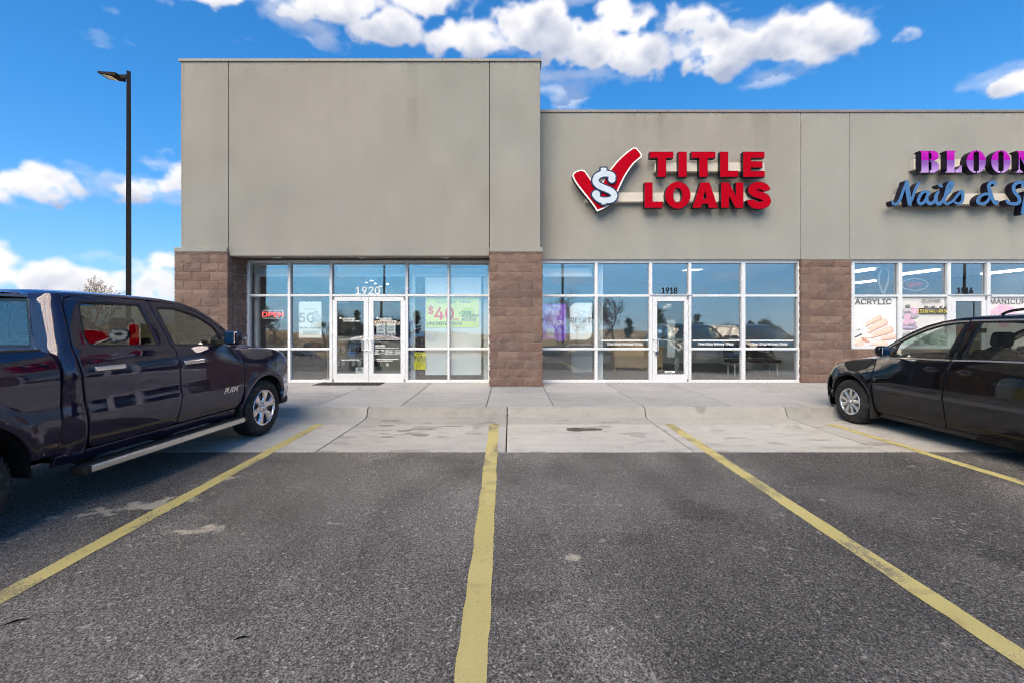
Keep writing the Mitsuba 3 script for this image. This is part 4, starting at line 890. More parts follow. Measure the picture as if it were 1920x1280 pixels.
# parking-lot lamp at the left
def lamp_post(x, y, h, label, arm=-1, group=None):
    k = thing('lamp_post', label, 'lamp post', group)
    s = .072
    put(k + '__pole', tube([(x, y, .55), (x, y, h)], [.085, .062], 4), 'pole_bronze', False); USED.add(k + '__pole')
    part(k, 'base', fix(revolve([(0, -.05), (.28, -.05), (.28, .53), (.24, .56), (0, .56)], 20, 'z')), 'concrete_pole', tw=T().translate([x, y, 0]), smooth=35)
    part(k, 'arm', bx(min(x + arm * .25, x + arm * .04), max(x + arm * .25, x + arm * .04), y - .035, y + .035, h - .20, h - .09, .01), 'pole_bronze')
    a, b = sorted((x + arm * .22, x + arm * .70))
    hd = part(k, 'lamp_head', hull([(a, y - .17, h - .10), (b, y - .17, h - .16), (a, y + .17, h - .10), (b, y + .17, h - .16), (a, y - .17, h - .055), (b, y - .17, h - .085), (a, y + .17, h - .055), (b, y + .17, h - .085), ((a + b) / 2, y, h - .03)]) if arm > 0 else
              hull([(b, y - .17, h - .20), (a, y - .17, h - .12), (b, y + .17, h - .20), (a, y + .17, h - .12), (b, y - .17, h - .11), (a, y - .17, h - .075), (b, y + .17, h - .11), (a, y + .17, h - .075), ((a + b) / 2, y, h - .06)]), 'pole_bronze')
    part(hd, 'lens', grid_mesh(np.array([[(a + .06, y - .13, h - .135), (a + .06, y + .13, h - .135)], [(b - .14, y - .13, h - .195), (b - .14, y + .13, h - .195)]]), flip=True), 'lens_aged') if arm < 0 else None
    part(hd, 'sensor', cyl((a + .05, y, h - .09), (a + .05, y, h - .015), .022, 8), 'pole_bronze')
    return k
lamp_post(-10.42, 12.3, 8.52, 'tall bronze parking-lot lamp left of the building', -1)
# ------------------------------------------------------------------ trees: bare ones and conifers
def bare_tree(name, label, x, y, h, seed, spread=1.0, mat='bark', depth=5, group=None, zbase=None, lean=0.0, r0=None):
    r_ = np.random.default_rng(seed)
    z0 = float(heights(np.array(x), np.array(y))) if zbase is None else zbase
    trunk, twigs = [], []
    def grow(p, d, length, rad, lev):
        n = 4; pts = [p]; dd = d.copy()
        for i in range(n):
            dd = dd + r_.normal(0, .13, 3) + np.array([0, 0, .05 * spread]); dd /= np.linalg.norm(dd)
            pts.append(pts[-1] + dd * length / n)
        rr = np.linspace(rad, rad * .62, n + 1)
        (trunk if lev < 1 else twigs).append(tube(pts, rr, 6 if lev < 2 else 3, caps=lev < 2))
        if lev >= depth: return
        nb = int(r_.integers(2, 4)) + (1 if lev < 3 else 0)
        for b in range(nb):
            a = r_.uniform(0, 2 * np.pi); tilt = r_.uniform(.35, .85) * spread
            u = np.cross(dd, [math.cos(a), math.sin(a), .2]); u /= np.linalg.norm(u) + 1e-9
            nd = dd * math.cos(tilt) + u * math.sin(tilt)
            start = pts[int(r_.integers(2, n + 1))] if b else pts[-1]
            grow(np.array(start), nd / np.linalg.norm(nd), length * r_.uniform(.58, .80), max(rad * .55, .015), lev + 1)
    grow(np.array([x, y, z0 - .05]), np.array([lean, 0, 1.0]), h * .30, r0 or h * .022, 0)
    k = thing(name, label, 'tree', group)
    put(k + '__trunk', cat(trunk), mat); USED.add(k + '__trunk')
    part(k, 'crown', cat(twigs), mat)
    return k
def conifer(label, x, y, h, w, seed, group=None):
    r_ = np.random.default_rng(seed); z0 = float(heights(np.array(x), np.array(y)))
    k = thing('conifer', label, 'tree', group)
    put(k + '__trunk', tube([(x, y, z0 - .1), (x, y, z0 + h * .95)], [h * .02, .02], 6), 'bark'); USED.add(k + '__trunk')
    V, Fc, C = [], [], []
    for i in range(34):                                                   # limbs, each a tuft of needles
        t = r_.uniform(.10, .98); a = r_.uniform(0, 2 * np.pi); L = w * (1.05 - t) ** .6 * r_.uniform(.45, 1.1)
        tone = r_.uniform(.6, 1.5)
        for j in range(70):
            q_ = r_.random() ** .7
            c = np.array([x + L * q_ * math.cos(a), y + L * q_ * math.sin(a), z0 + h * t + L * q_ * .15]) + r_.normal(0, .05 + .16 * w * .5, 3) * [1, 1, .7]
            s_ = (.05 + .05 * r_.random()) * (1 + h * .12); d1 = r_.normal(size=3) * s_; d1[2] = abs(d1[2]) * .6; d2 = np.cross(d1, r_.normal(size=3)); d2 *= s_ * .7 / (np.linalg.norm(d2) + 1e-9)
            b = len(V); V += [c - d2, c + d2, c + d1]; Fc.append((b, b + 1, b + 2))
            C += [np.array([.12, .13, .055]) * tone * r_.uniform(.7, 1.4)] * 3
    part(k, 'crown', M(V, Fc), 'leaf', color=np.array(C))
    return k
def shrub(label, x, y, h, w, seed, col=(.20, .13, .07), n=900, group='dry shrubs on the bank'):
    r_ = np.random.default_rng(seed); z0 = float(heights(np.array(x), np.array(y)))
    k = thing('dry_shrub', label, 'shrub', group); ms = []
    for i in range(70):
        a = r_.uniform(0, 2 * np.pi); t = r_.random()
        tip = np.array([x + w * math.cos(a) * (.3 + .7 * t), y + w * math.sin(a) * (.3 + .7 * t), z0 + h * (1 - .5 * t * t) * r_.uniform(.6, 1)])
        base = np.array([x + .1 * w * math.cos(a), y + .1 * w * math.sin(a), z0 - .05]); mid = (base + tip) / 2 + r_.normal(0, .08, 3) * h
        ms.append(tube(spl([base, mid, tip], 5), np.linspace(.02, .005, 5), 3, caps=False))
        for j in range(3):
            q_ = mid + (tip - mid) * r_.random(); e = q_ + r_.normal(0, .22, 3) * h * .5 + np.array([0, 0, .1 * h]); ms.append(tube([q_, (q_ + e) / 2 + r_.normal(0, .02, 3), e], np.linspace(.009, .003, 3), 3, caps=False))
    put(k + '__stems', cat(ms), 'bark_pale'); USED.add(k + '__stems')
bare_tree('bare_tree', 'distant bare tree whose twigs rise above the pickup roof', -37.5, 40, 6.6, 21, 1.0, 'bark', 6, zbase=0)
bare_tree('bare_tree', 'smaller distant bare tree at the left edge above the pickup roof', -39.9, 40, 5.3, 22, .9, 'bark', 5, zbase=0)
# the field behind the camera, seen only mirrored in the shop windows
def far_spot(u, top, D):
    """place and height of a tree D metres from the camera by way of the glass, surveyed in the mirror image"""
    x, y = (u - 957) / FOCAL * D, 2 * GL - D
    return x, y, max(1.2, 1.63 + (608 - top + 10) / FOCAL * D - float(heights(np.array(x), np.array(y))))
for u, top, D, lab, s_, sp, mat in ((525, 560, 35, 'spreading bare tree mirrored in the left bays of the tall front', 31, 1.15, 'bark_pale'), (618, 571, 33, 'bare multi-branched tree mirrored beside the white 5G poster', 32, 1.1, 'bark_pale'),
                         (737, 585, 42, 'low bare tree mirrored in the right door leaf', 33, 1.15, 'bark'), (1082, 531, 34, 'wide bare tree mirrored in the first bay of the loan unit', 34, 1.25, 'bark_pale'),
                         (1146, 543, 33, 'bare tree mirrored in the second bay of the loan unit', 35, 1.2, 'bark'), (1362, 594, 46, 'low bare tree mirrored right of the loan unit door', 36, 1.2, 'bark'), (1450, 595, 50, 'low bare tree mirrored in the last bay of the loan unit', 37, 1.2, 'bark'), (497, 572, 31, 'bare tree mirrored in the first bay of the tall front', 38, 1.2, 'bark'), (600, 588, 45, 'slim bare tree mirrored at the right of the second bay', 39, 1.0, 'bark'), (1044, 566, 38, 'bare tree mirrored behind the purple poster', 40, 1.2, 'bark_pale')):
    x, y, h = far_spot(u, top, D); bare_tree('bare_tree', lab, x, y, h * 1.05, s_, sp, mat, 6)
for u, top, D, wpx, lab, s_ in ((671, 581, 49, 13, 'dark conifer mirrored in the left door leaf', 1), (652, 603, 53, 14, 'broad low conifer mirrored in the left door leaf', 2), (634, 596, 46, 8, 'slim conifer mirrored at the hinge side of the left door leaf', 3), (785, 584, 49, 11, 'conifer mirrored left of the lime poster', 4),
                         (1178, 596, 45, 10, 'conifer mirrored in the second bay of the loan unit', 5), (1243, 586, 42, 17, 'bushy conifer mirrored in the loan unit door', 6), (1303, 588, 45, 17, 'bushy conifer mirrored right of the loan unit door', 7), (1435, 598, 47, 17, 'wide conifer mirrored in the last bay of the loan unit', 8), (1410, 601, 47, 8, 'small conifer mirrored in the last bay of the loan unit', 9)):
    x, y, h = far_spot(u, top, D); conifer(lab, x, y, h, wpx * D / FOCAL * 1.15, s_)
for lab, rg in (('heap of tan limestone blocks mirrored in the left bays of the tall front', range(0, 9)), ('heap of tan limestone blocks mirrored in the first bays of the loan unit', range(9, 15))):
    k = thing('rubble_heap', lab, 'rubble heap')
    for i in rg:
        u, D = (478 + 12 * i, 26.5 + 1.1 * (i * 5 % 7)) if i < 9 else (1030 + 22 * (i - 9), 27.5 + 1.3 * (i % 4))
        x, y = (u - 957) / FOCAL * D, 2 * GL - D
        r_ = np.random.default_rng(300 + i); z0 = float(heights(np.array(x), np.array(y)))
        part(k, 'block', hull(r_.normal(size=(16, 3)) * [.55, .4, .22] + [x, y, z0 + .18]), 'limestone', smooth=20)
BAYS = [(541, 'the first bay of the tall front'), (619, 'the second bay of the tall front'), (760, 'the double doors'), (916, 'the right bays of the tall front'), (1020, 'no pane, hidden behind the right masonry pier'), (1115, 'the first bay of the loan unit'), (1217, 'the second bay of the loan unit'), (1291, 'the loan unit door'), (1390, 'the bay right of the loan unit door'), (1600, 'the last bay of the loan unit'), (9999, 'the salon front')]
for i, (x, y, h, w) in enumerate(((-14.5, -6.0, 1.3, 1.2), (-17.0, -7.0, 1.5, 1.3), (1.5, -9.5, 1.1, 1.2), (5.0, -7.0, 1.2, 1.1), (18.5, -9, 1.2, 1.6), (25, -11, 1.4, 1.8), (-13.2, -8.5, 1.5, 1.1), (-10.4, -7.5, 1.1, .9), (-16.5, -10, 1.7, 1.3), (-2.5, -12, 1.2, 1.2), (6.0, -8.2, 1.1, 1.0), (10.2, -10.5, 1.3, 1.4), (15, -14, 1.4, 1.5), (22.5, -16, 1.4, 1.6), (28, -18, 1.6, 1.8), (-6.6, -16, 1.3, 1.2))):
    ub = 957 + FOCAL * x / (2 * GL - y); bay = next(n for lim, n in BAYS if ub < lim)
    if 'no pane' in bay: continue
    shrub('dry brown shrub on the bank, mirrored in ' + bay, x, y, h * .75, w * .9, 50 + i)
lamp_post(-8.9, -8.5, 9.0, 'lamp post on the bank, mirrored in the glass over the double doors', -1)
lamp_post(3.65, -9.4, 9.0, 'lamp post mirrored in the first bay of the loan unit', 1)
lamp_post(32.0, -9.0, 8.2, 'lamp post mirrored in the glass over the salon door', -1)
# ------------------------------------------------------------------ vehicles: sheet-metal panels with open gaps laid on a body surface
def sample_ring(ring, step):
    c = np.asarray(ring.coords)[:-1]; out = []
    for a, b in zip(c, np.roll(c, -1, 0)):
        n = max(1, int(math.ceil(np.linalg.norm(b - a) / step))); out.append(a + (b - a) * np.arange(n)[:, None] / n)
    return np.vstack(out)
def panel(poly, H, frame, h=.05, r=.010, rim=.022, off=0.0):
    """a pressed panel: polygon in its own plane (a, b), height H(a, b), edges rolled over by r and folded in by rim. frame(a, b, h) -> xyz"""
    poly = poly.buffer(0)
    if poly.geom_type != 'Polygon': poly = max(poly.geoms, key=lambda g: g.area)
    poly = poly.simplify(.0008)
    rings = [poly.exterior] + list(poly.interiors)
    edge = [sample_ring(q_, min(.03, 1.6 * r if r else .03)) for q_ in rings]
    pts = [np.vstack(edge)]
    if r:
        for d in (.35 * r, r):
            g = poly.buffer(-d)
            for gg in getattr(g, 'geoms', [g]):
                if gg.is_empty: continue
                for q_ in [gg.exterior] + list(gg.interiors): pts.append(sample_ring(q_, min(.03, 1.6 * r)))
    x0, y0, x1, y1 = poly.bounds
    A, Bq = np.meshgrid(np.arange(x0 + h / 2, x1, h), np.arange(y0 + h / 2, y1, h), indexing='ij')
    g = np.stack([A.ravel(), Bq.ravel()], 1); inner = poly.buffer(-max(r, .006) - .35 * h)
    if not inner.is_empty: pts.append(g[shapely.contains_xy(inner, g[:, 0], g[:, 1])])
    P = np.unique(np.round(np.vstack(pts), 5), axis=0)
    tri = Delaunay(P).simplices; c = P[tri].mean(1)
    tri = tri[shapely.contains_xy(poly, c[:, 0], c[:, 1])]
    q0 = P[tri]; area = np.abs(np.cross(q0[:, 1] - q0[:, 0], q0[:, 2] - q0[:, 0])); tri = tri[area > 1e-9]
    lines = shapely.MultiLineString([q_.coords for q_ in rings]); shapely.prepare(lines)
    def Y(a, b):
        y = H(a, b) + off
        if r:
            d = shapely.distance(lines, shapely.points(a, b))
            inn = shapely.contains_xy(poly, a, b)
            d = np.where(inn, np.minimum(d, r), 0)
            y = y - (r - np.sqrt(np.maximum(r * r - (r - d) ** 2, 0))) * .7
        return y
    a, b = P[:, 0], P[:, 1]; y = Y(a, b); e = 1.5e-3
    ga, gb = (Y(a + e, b) - Y(a - e, b)) / (2 * e), (Y(a, b + e) - Y(a, b - e)) / (2 * e)
    lim = 2.2; s_ = np.maximum(1, np.hypot(ga, gb) / lim); ga, gb = ga / s_, gb / s_
    V = frame(a, b, y); o = frame(a, b, y * 0)
    ea, eb, eh = frame(a + 1, b, 0 * y) - o, frame(a, b + 1, 0 * y) - o, frame(a, b, 0 * y + 1) - o
    N = eh - ga[:, None] * ea - gb[:, None] * eb; N /= np.linalg.norm(N, axis=1, keepdims=True)
    fn = np.cross(V[tri[:, 1]] - V[tri[:, 0]], V[tri[:, 2]] - V[tri[:, 0]])
    flip = (fn * N[tri].mean(1)).sum(1) < 0; tri[flip] = tri[flip][:, ::-1]
    vs, fs, ns, k = [V], [tri], [N], len(V)
    if rim:
        for q_, e_ in zip(rings, edge):
            ye = Y(e_[:, 0], e_[:, 1]); n = len(e_)
            T0, T1 = frame(e_[:, 0], e_[:, 1], ye), frame(e_[:, 0], e_[:, 1], ye - rim)
            tang = np.roll(e_, -1, 0) - np.roll(e_, 1, 0)
            ccw = shapely.LinearRing(e_).is_ccw; s2 = 1 if (ccw == (q_ is rings[0])) else -1
            nn2 = np.stack([tang[:, 1], -tang[:, 0]], 1) * s2; nn2 /= np.linalg.norm(nn2, axis=1, keepdims=True) + 1e-9
            NN = nn2[:, :1] * ea[0] + nn2[:, 1:] * eb[0]
            i = np.arange(n); j = (i + 1) % n
            f = np.vstack([np.stack([i, j, j + n], 1), np.stack([i, j + n, i + n], 1)])
            VV = np.vstack([T0, T1]); NV = np.vstack([NN, NN])
            fn = np.cross(VV[f[:, 1]] - VV[f[:, 0]], VV[f[:, 2]] - VV[f[:, 0]]); fl = (fn * NV[f].mean(1)).sum(1) < 0; f[fl] = f[fl][:, ::-1]
            vs.append(VV); fs.append(f + k); ns.append(NV); k += 2 * n
    return np.vstack(vs), np.vstack(fs), np.vstack(ns)
def F_side(s): return lambda a, b, h: np.stack([a, s * h, b], -1)
F_top = lambda a, b, h: np.stack([a, b, h], -1)
F_front = lambda a, b, h: np.stack([h, a, b], -1)
F_rear = lambda a, b, h: np.stack([-h, a, b], -1)
def sstep(a, b, x): t = np.clip((x - a) / (b - a), 0, 1); return t * t * (3 - 2 * t)
def pch(pts): p = np.asarray(pts, float); p = p[np.argsort(p[:, 0])]; f = PchipInterpolator(p[:, 0], p[:, 1]); return lambda x: f(np.clip(x, p[0, 0], p[-1, 0]))
def cspl(pts): p = np.asarray(pts, float); p = p[np.argsort(p[:, 0])]; f = CubicSpline(p[:, 0], p[:, 1], bc_type='natural'); return lambda x: f(np.clip(x, p[0, 0], p[-1, 0]))

class Car:
    def __init__(self, key, pos, yaw):
        self.k = key; a = math.radians(90 - yaw)
        self.tw = T().translate([pos[0], pos[1], pos[2]]).rotate([0, 0, 1], math.degrees(a))
    def add(self, name, mesh, mat, smooth=False, parent=None, label=None): return part(parent or self.k, name, mesh, mat, smooth, self.tw, label)
    def pan(self, name, poly, H, frame, mat, parent=None, label=None, **kw):
        key = numbered((parent or self.k) + '__' + name); v, f, n = panel(poly, H, frame, **kw)
        scene[key] = ply_normals(v, f, n, mat, self.tw)
        if label: labels[key] = {'label': label}
        return key
def wheel(car, x, side, y_out, rad, width, rim, spokes, style, name='wheel', label=None):
    """tyre and alloy wheel; y_out is the outer sidewall plane, side +1 left / -1 right"""
    S = lambda m: turn(m if side > 0 else mirror_y(m), None, (x, side * y_out, rad))
    w = width; sw = rad - rim
    prof = [(rim - .012, -.012), (rim + .004, -.008), (rim + .25 * sw, .004), (rim + .55 * sw, .008), (rim + .80 * sw, -.004), (rad - .012, -.024), (rad - .003, -.040)]
    tread = []
    for i in range(5):
        a = -.045 - (w - .09) * i / 5; b = -.045 - (w - .09) * (i + 1) / 5
        tread += [(rad, a), (rad, b + .009), (rad - .009, b + .007), (rad - .009, b + .001)] if i < 4 else [(rad, a), (rad, b)]
    back = [(rad - .012, -w + .024), (rim + .5 * sw, -w), (rim - .01, -w + .01)]
    ty = fix(revolve(prof + tread + back, 72))
    # shoulder blocks
    blocks = []
    n = 46
    for i in range(n):
        a = 2 * math.pi * i / n
        for yy0, yy1, sh in ((-.012, -.052, 0), (-w + .015, -w + .052, .5)):
            a2 = a + sh * 2 * math.pi / n; da = .60 * math.pi / n
            pts = [(r_ * math.cos(a2 + s_ * da), y_, r_ * math.sin(a2 + s_ * da)) for s_ in (-1, 1) for (r_, y_) in ((rad - .018, yy0), (rad + .001, yy0 + (yy1 - yy0) * .35), (rad + .001, yy1), (rad - .02, yy1))]
            blocks.append(hull(pts))
    wk = car.add(name, S(cat([ty] + blocks)), 'tyre', smooth=32, label=label)
    barrel = fix(revolve([(rim, -.004), (rim - .006, .002), (rim - .022, -.004), (rim - .034, -.030), (rim - .045, -w * .75), (rim - .005, -w * .85), (rim - .002, -.02)], 64))
    car.add('rim', S(barrel), 'chrome' if style == 'chrome' else 'alloy', smooth=40, parent=wk)
    car.add('brake_disc', S(fix(revolve([(0, -.115), (rim - .075, -.115), (rim - .075, -.135), (0, -.135)], 40))), 'store_grey', smooth=30, parent=wk)
    car.add('well', S(fix(revolve([(0, -.15), (rim - .047, -.15), (rim - .047, -.20), (0, -.20)], 32))), 'black_void', parent=wk)
    ms = []
    R1 = rim - .020
    for i in range(spokes):
        a = 2 * math.pi * i / spokes + .26
        def pt(r_, t_, y_): return (r_ * math.cos(a) - t_ * math.sin(a), y_, r_ * math.sin(a) + t_ * math.cos(a))
        if style == 'chrome':
            w0, w1, w2 = .052, .040, .092
            segs = [(.055, w0, -.022), (rim * .52, w1, -.010), (R1, w2 * .85, -.010)]
            for (ra, wa, ya), (rb, wb, yb) in zip(segs[:-1], segs[1:]):
                ms.append(hull([pt(ra, s_ * wa, ya - .016) for s_ in (-1, 1)] + [pt(ra, s_ * wa * .55, ya) for s_ in (-1, 1)] + [pt(ra, s_ * wa, ya - .05) for s_ in (-1, 1)] +
                               [pt(rb, s_ * wb, yb - .016) for s_ in (-1, 1)] + [pt(rb, s_ * wb * .62, yb) for s_ in (-1, 1)] + [pt(rb, s_ * wb, yb - .05) for s_ in (-1, 1)]))
        else:
            ms.append(hull([pt(.05, s_ * .022, y_) for s_ in (-1, 1) for y_ in (-.012, -.04)] + [pt(rim * .6, s_ * .024, y_) for s_ in (-1, 1) for y_ in (-.010, -.04)] + [pt(R1, s_ * .029, y_) for s_ in (-1, 1) for y_ in (-.012, -.035)] + [pt(R1, s_ * .018, -.006) for s_ in (-1, 1)] + [pt(.07, s_ * .014, -.006) for s_ in (-1, 1)]))
    sp = car.add('spokes', S(cat(ms)), 'chrome' if style == 'chrome' else 'alloy', smooth=20, parent=wk)
    car.add('hub_cap', S(fix(revolve([(0, .004), (.028, .002), (.036, -.008), (.075 if style == 'chrome' else .06, -.016), (.08, -.05), (0, -.05)], 32))), 'chrome' if style == 'chrome' else 'alloy', smooth=30, parent=wk)
    nl = 6 if style == 'chrome' else 5
    nuts = []
    for i in range(nl):
        a = 2 * math.pi * (i + .5) / nl; m = fix(revolve([(0, .0), (.010, -.001), (.013, -.02), (0, -.02)], 6)); nuts.append(turn(m, None, (.058 * math.cos(a), -.004, .058 * math.sin(a))))
    car.add('lug_nuts', S(cat(nuts)), 'chrome' if style == 'chrome' else 'black_plastic', parent=wk)
    return wk
def rbox(x0, x1, y0, y1, z0, z1, r):
    pts = []
    s = trimesh.creation.icosphere(subdivisions=1, radius=r).vertices
    for x in (x0 + r, x1 - r):
        for y in (y0 + r, y1 - r):
            for z in (z0 + r, z1 - r): pts.append(s + [x, y, z])
    return hull(np.vstack(pts))
def seat(car, x, y, z, w, mat, bench=False):
    k = car.add('bench_seat' if bench else 'front_seat', rbox(x - .02, x + .50, y - w / 2, y + w / 2, z, z + .16, .05), mat, smooth=40)
    b = rbox(-.07, .07, y - w / 2, y + w / 2, 0, .58, .05); b = turn(b, roty(-.28), (x, 0, z + .12)); car.add('backrest', b, mat, smooth=40, parent=k)
    for yy in ((y,) if not bench else (y - .48, y + .48)):
        hd = rbox(-.05, .05, yy - .13, yy + .13, 0, .19, .045); car.add('headrest', turn(hd, roty(-.2), (x - .21, 0, z + .72)), mat, smooth=40, parent=k)
def fender_liner(car, x, zc, r, y0, y1, name='wheel_arch_liner'):
    for s_ in (-1, 1):
        a = np.linspace(-.02, math.pi + .02, 26)
        P = np.stack([np.stack([x + r * np.cos(a), 0 * a + s_ * y, zc + r * np.sin(a)], -1) for y in (y0, y1)], 1)
        m = grid_mesh(P); cap_ = M(np.vstack([P[:, 0], [[x, s_ * y0, zc]]]), [(i, i + 1, 26) for i in range(25)])
        car.add(name, cat([m, cap_]), 'black_plastic', smooth=30)

# ------------------------------------------------------------------ the pickup
def make_truck(key, pos, yaw, paint='paint_truck'):
    car = Car(key, pos, yaw); AX = -3.57
    Sd = pch([(.30, .93), (.44, .950), (.50, .972), (.58, 1.000), (.68, 1.024), (.76, 1.036), (.82, 1.038), (.88, 1.032), (.95, 1.026), (1.05, 1.028), (1.15, 1.030), (1.22, 1.026), (1.30, 1.008), (1.36, .988), (1.41, .968), (1.47, .948), (1.6, .908), (1.75, .858), (1.84, .826), (1.875, .806), (1.905, .768), (1.93, .72)])
    Sf = pch([(.30, .95), (.5, .985), (.7, 1.018), (.85, 1.030), (.95, 1.032), (1.03, 1.022), (1.10, .995), (1.16, .958), (1.21, .918), (1.25, .880), (1.29, .835), (1.36, .76), (1.93, .62)])
    Nx = pch([(-6, 0), (.25, 0), (.45, -.012), (.6, -.04), (.75, -.10), (.9, -.22), (1.0, -.34)])
    def W(x, z):
        x, z = np.asarray(x, float), np.asarray(z, float)
        b = sstep(-1.15, -.12, x) * sstep(1.50, 1.34, z)
        y = Sd(z) * (1 - b) + Sf(z) * b + Nx(x)
        for ax_, r_ in ((0, .52), (AX, .575)):
            d = np.hypot(x - ax_, (z - .40) * .96); y = y + .024 * np.exp(-((d - r_) / .055) ** 2) * sstep(.30, .6, z)
        y = y - .055 * np.clip((x + 1.35) / .85, 0, 1) ** 1.5 * sstep(1.38, 1.55, z)
        return y - .012 * np.clip((-x - 4.2) / .75, 0, 1) ** 2
    C = lambda x, z, r_: Point(x, z).buffer(r_, 32)
    bg = [(-1.60, .515), (-1.578, .82), (-1.597, 1.10), (-1.62, 1.33), (-1.66, 1.40), (-1.79, 1.867)]
    top_f = [(-1.5, 1.850), (-1.3, 1.815), (-1.1, 1.745), (-.90, 1.640), (-.72, 1.515), (-.575, 1.39), (-.533, 1.288)]
    fd = Polygon(bg + top_f + [(-.517, 1.2), (-.500, 1.0), (-.506, .71), (-.545, .58), (-.61, .51)])
    rd = Polygon([(x - .009, z) for x, z in bg] + [(-2.1, 1.873), (-2.45, 1.874), (-2.58, 1.868), (-2.645, 1.845), (-2.675, 1.79), (-2.70, 1.5), (-2.70, 1.41), (-2.685, 1.25), (-2.65, .95), (-2.615, .70), (-2.60, .60), (-2.575, .535), (-2.53, .513)])
    wf = Polygon(spl([(-1.615, 1.385), (-1.66, 1.56), (-1.712, 1.80)], 8).tolist() + spl([(-1.50, 1.800), (-1.30, 1.765), (-1.10, 1.695), (-.93, 1.605), (-.86, 1.52)], 14).tolist() + [(-.815, 1.362), (-.83, 1.345)]).buffer(-.012).buffer(.012)
    wr = Polygon([(-1.815, 1.392), (-1.835, 1.50), (-1.905, 1.822), (-2.50, 1.828), (-2.545, 1.80), (-2.572, 1.62), (-2.585, 1.50), (-2.56, 1.44), (-2.50, 1.412)]).buffer(-.03).buffer(.03)
    rail = Polygon([(-.465, 1.345), (-.59, 1.472), (-.75, 1.600), (-.95, 1.725), (-1.15, 1.815), (-1.35, 1.872), (-1.6, 1.900), (-2.2, 1.905), (-2.60, 1.903), (-2.685, 1.890), (-2.685, 1.80), (-2.655, 1.853), (-2.585, 1.878), (-2.45, 1.883), (-2.1, 1.882), (-1.785, 1.876)] + [(x - .004, z + .0085) for x, z in top_f[:-1]] + [(-.52, 1.34)])
    fen = Polygon([(-.487, .70), (-.491, 1.0), (-.508, 1.2), (-.523, 1.283), (-.20, 1.272), (.2, 1.25), (.5, 1.205), (.66, 1.15), (.62, 1.0), (.60, .80), (.44, .78), (.44, .3), (-.46, .3), (-.52, .47), (-.495, .58)]).difference(C(0, .40, .475))
    bed = Polygon([(-2.857, .53), (-2.862, 1.24), (-2.885, 1.34), (-2.93, 1.395), (-2.98, 1.410), (-4.93, 1.410), (-4.955, 1.2), (-4.955, .62), (-4.6, .56)]).difference(C(AX, .40, .53))
    rock = Polygon([(-.60, .40), (-.60, .500), (-2.845, .505), (-2.845, .415)])
    names = {-1: 'right', 1: 'left'}
    for s_ in (-1, 1):
        Fs = F_side(s_)
        car.pan('front_fender', fen, W, Fs, paint)
        d1 = car.pan('front_door', fd.difference(wf), W, Fs, paint); d2 = car.pan('rear_door', rd.difference(wr), W, Fs, paint)
        for d, wp in ((d1, wf), (d2, wr)):
            car.pan('window_seal', wp.buffer(.004).difference(wp.buffer(-.016)), W, Fs, 'black_plastic', parent=d, off=-.004, r=.004, rim=.01)
            car.pan('window', wp.buffer(-.010), W, Fs, 'glass_tint', parent=d, off=-.016, r=0, rim=0, h=.08)
        car.pan('roof_rail', rail, W, Fs, paint, r=.006)
        car.pan('bed_side', bed, W, Fs, paint)
        car.pan('rocker_panel', rock, W, Fs, paint, off=-.012)
        for d, (xa_, xb_, z_) in ((d1, (-1.585, -1.285, 1.193)), (d2, (-2.60, -2.30, 1.222))):
            y0 = float(W((xa_ + xb_) / 2, z_))
            car.add('door_handle', turn(cat([rbox(xa_, xb_, .016, .046, -.024, .022, .011), rbox(xa_ + .01, xa_ + .06, -.02, .02, -.015, .015, .006), rbox(xb_ - .06, xb_ - .01, -.02, .02, -.015, .015, .006)]) if s_ > 0 else mirror_y(cat([rbox(xa_, xb_, .016, .046, -.024, .022, .011), rbox(xa_ + .01, xa_ + .06, -.02, .02, -.015, .015, .006), rbox(xb_ - .06, xb_ - .01, -.02, .02, -.015, .015, .006)])), None, (0, s_ * y0, z_)), 'chrome', smooth=35, parent=d)
        # maker's lettering on the front door
        m = cat([extrude(affinity.skew(g, 18, origin=(0, 0)), .008) for g in RAM]); v = m.vertices; yb = float(W(-.78, .77)) + .001
        wd = v[:, 0].max()
        car.add('badge', fix(M(np.stack([(-.915 + v[:, 0] * .27 / wd) if s_ < 0 else (-.645 - v[:, 0] * .27 / wd), s_ * (yb + v[:, 2]), .742 + v[:, 1] * .27 / wd], 1), m.faces)), 'chrome', parent=d1)
        # cab corner and wing mirror
        z = np.linspace(.48, 1.885, 46); t = np.linspace(0, math.pi / 2, 18)
        xb = np.interp(z, [.48, 1.40, 1.84, 1.885], [-2.845, -2.825, -2.775, -2.745]); xd = np.interp(z, [.48, .6, .95, 1.25, 1.41, 1.79, 1.885], [-2.59, -2.61, -2.66, -2.694, -2.709, -2.684, -2.684])
        wz = W(xd, z) - .003; ins = np.interp(z, [.48, 1.3, 1.45, 1.885], [.10, .16, .22, .20])
        P = np.stack([xd[:, None] - (xd - xb)[:, None] * np.sin(t)[None] ** .80, s_ * (wz[:, None] - ins[:, None] * (1 - np.cos(t)[None] ** .80)), np.broadcast_to(z[:, None], (46, 18))], -1)
        P[:, 0, :] += 0; strip = P[:, :1] - np.array([0, s_ * .02, 0]); P = np.concatenate([strip, P], 1)
        m = grid_mesh(P, flip=(s_ < 0)); car.add('cab_corner', m, paint, smooth=True)
        arm = hull([(-.93, s_ * .90, 1.36), (-.80, s_ * .90, 1.36), (-.93, s_ * .90, 1.42), (-.80, s_ * .90, 1.42), (-.95, s_ * 1.08, 1.385), (-.86, s_ * 1.08, 1.385), (-.95, s_ * 1.08, 1.435), (-.86, s_ * 1.08, 1.435)])
        mk = car.add('wing_mirror', arm, 'black_plastic')
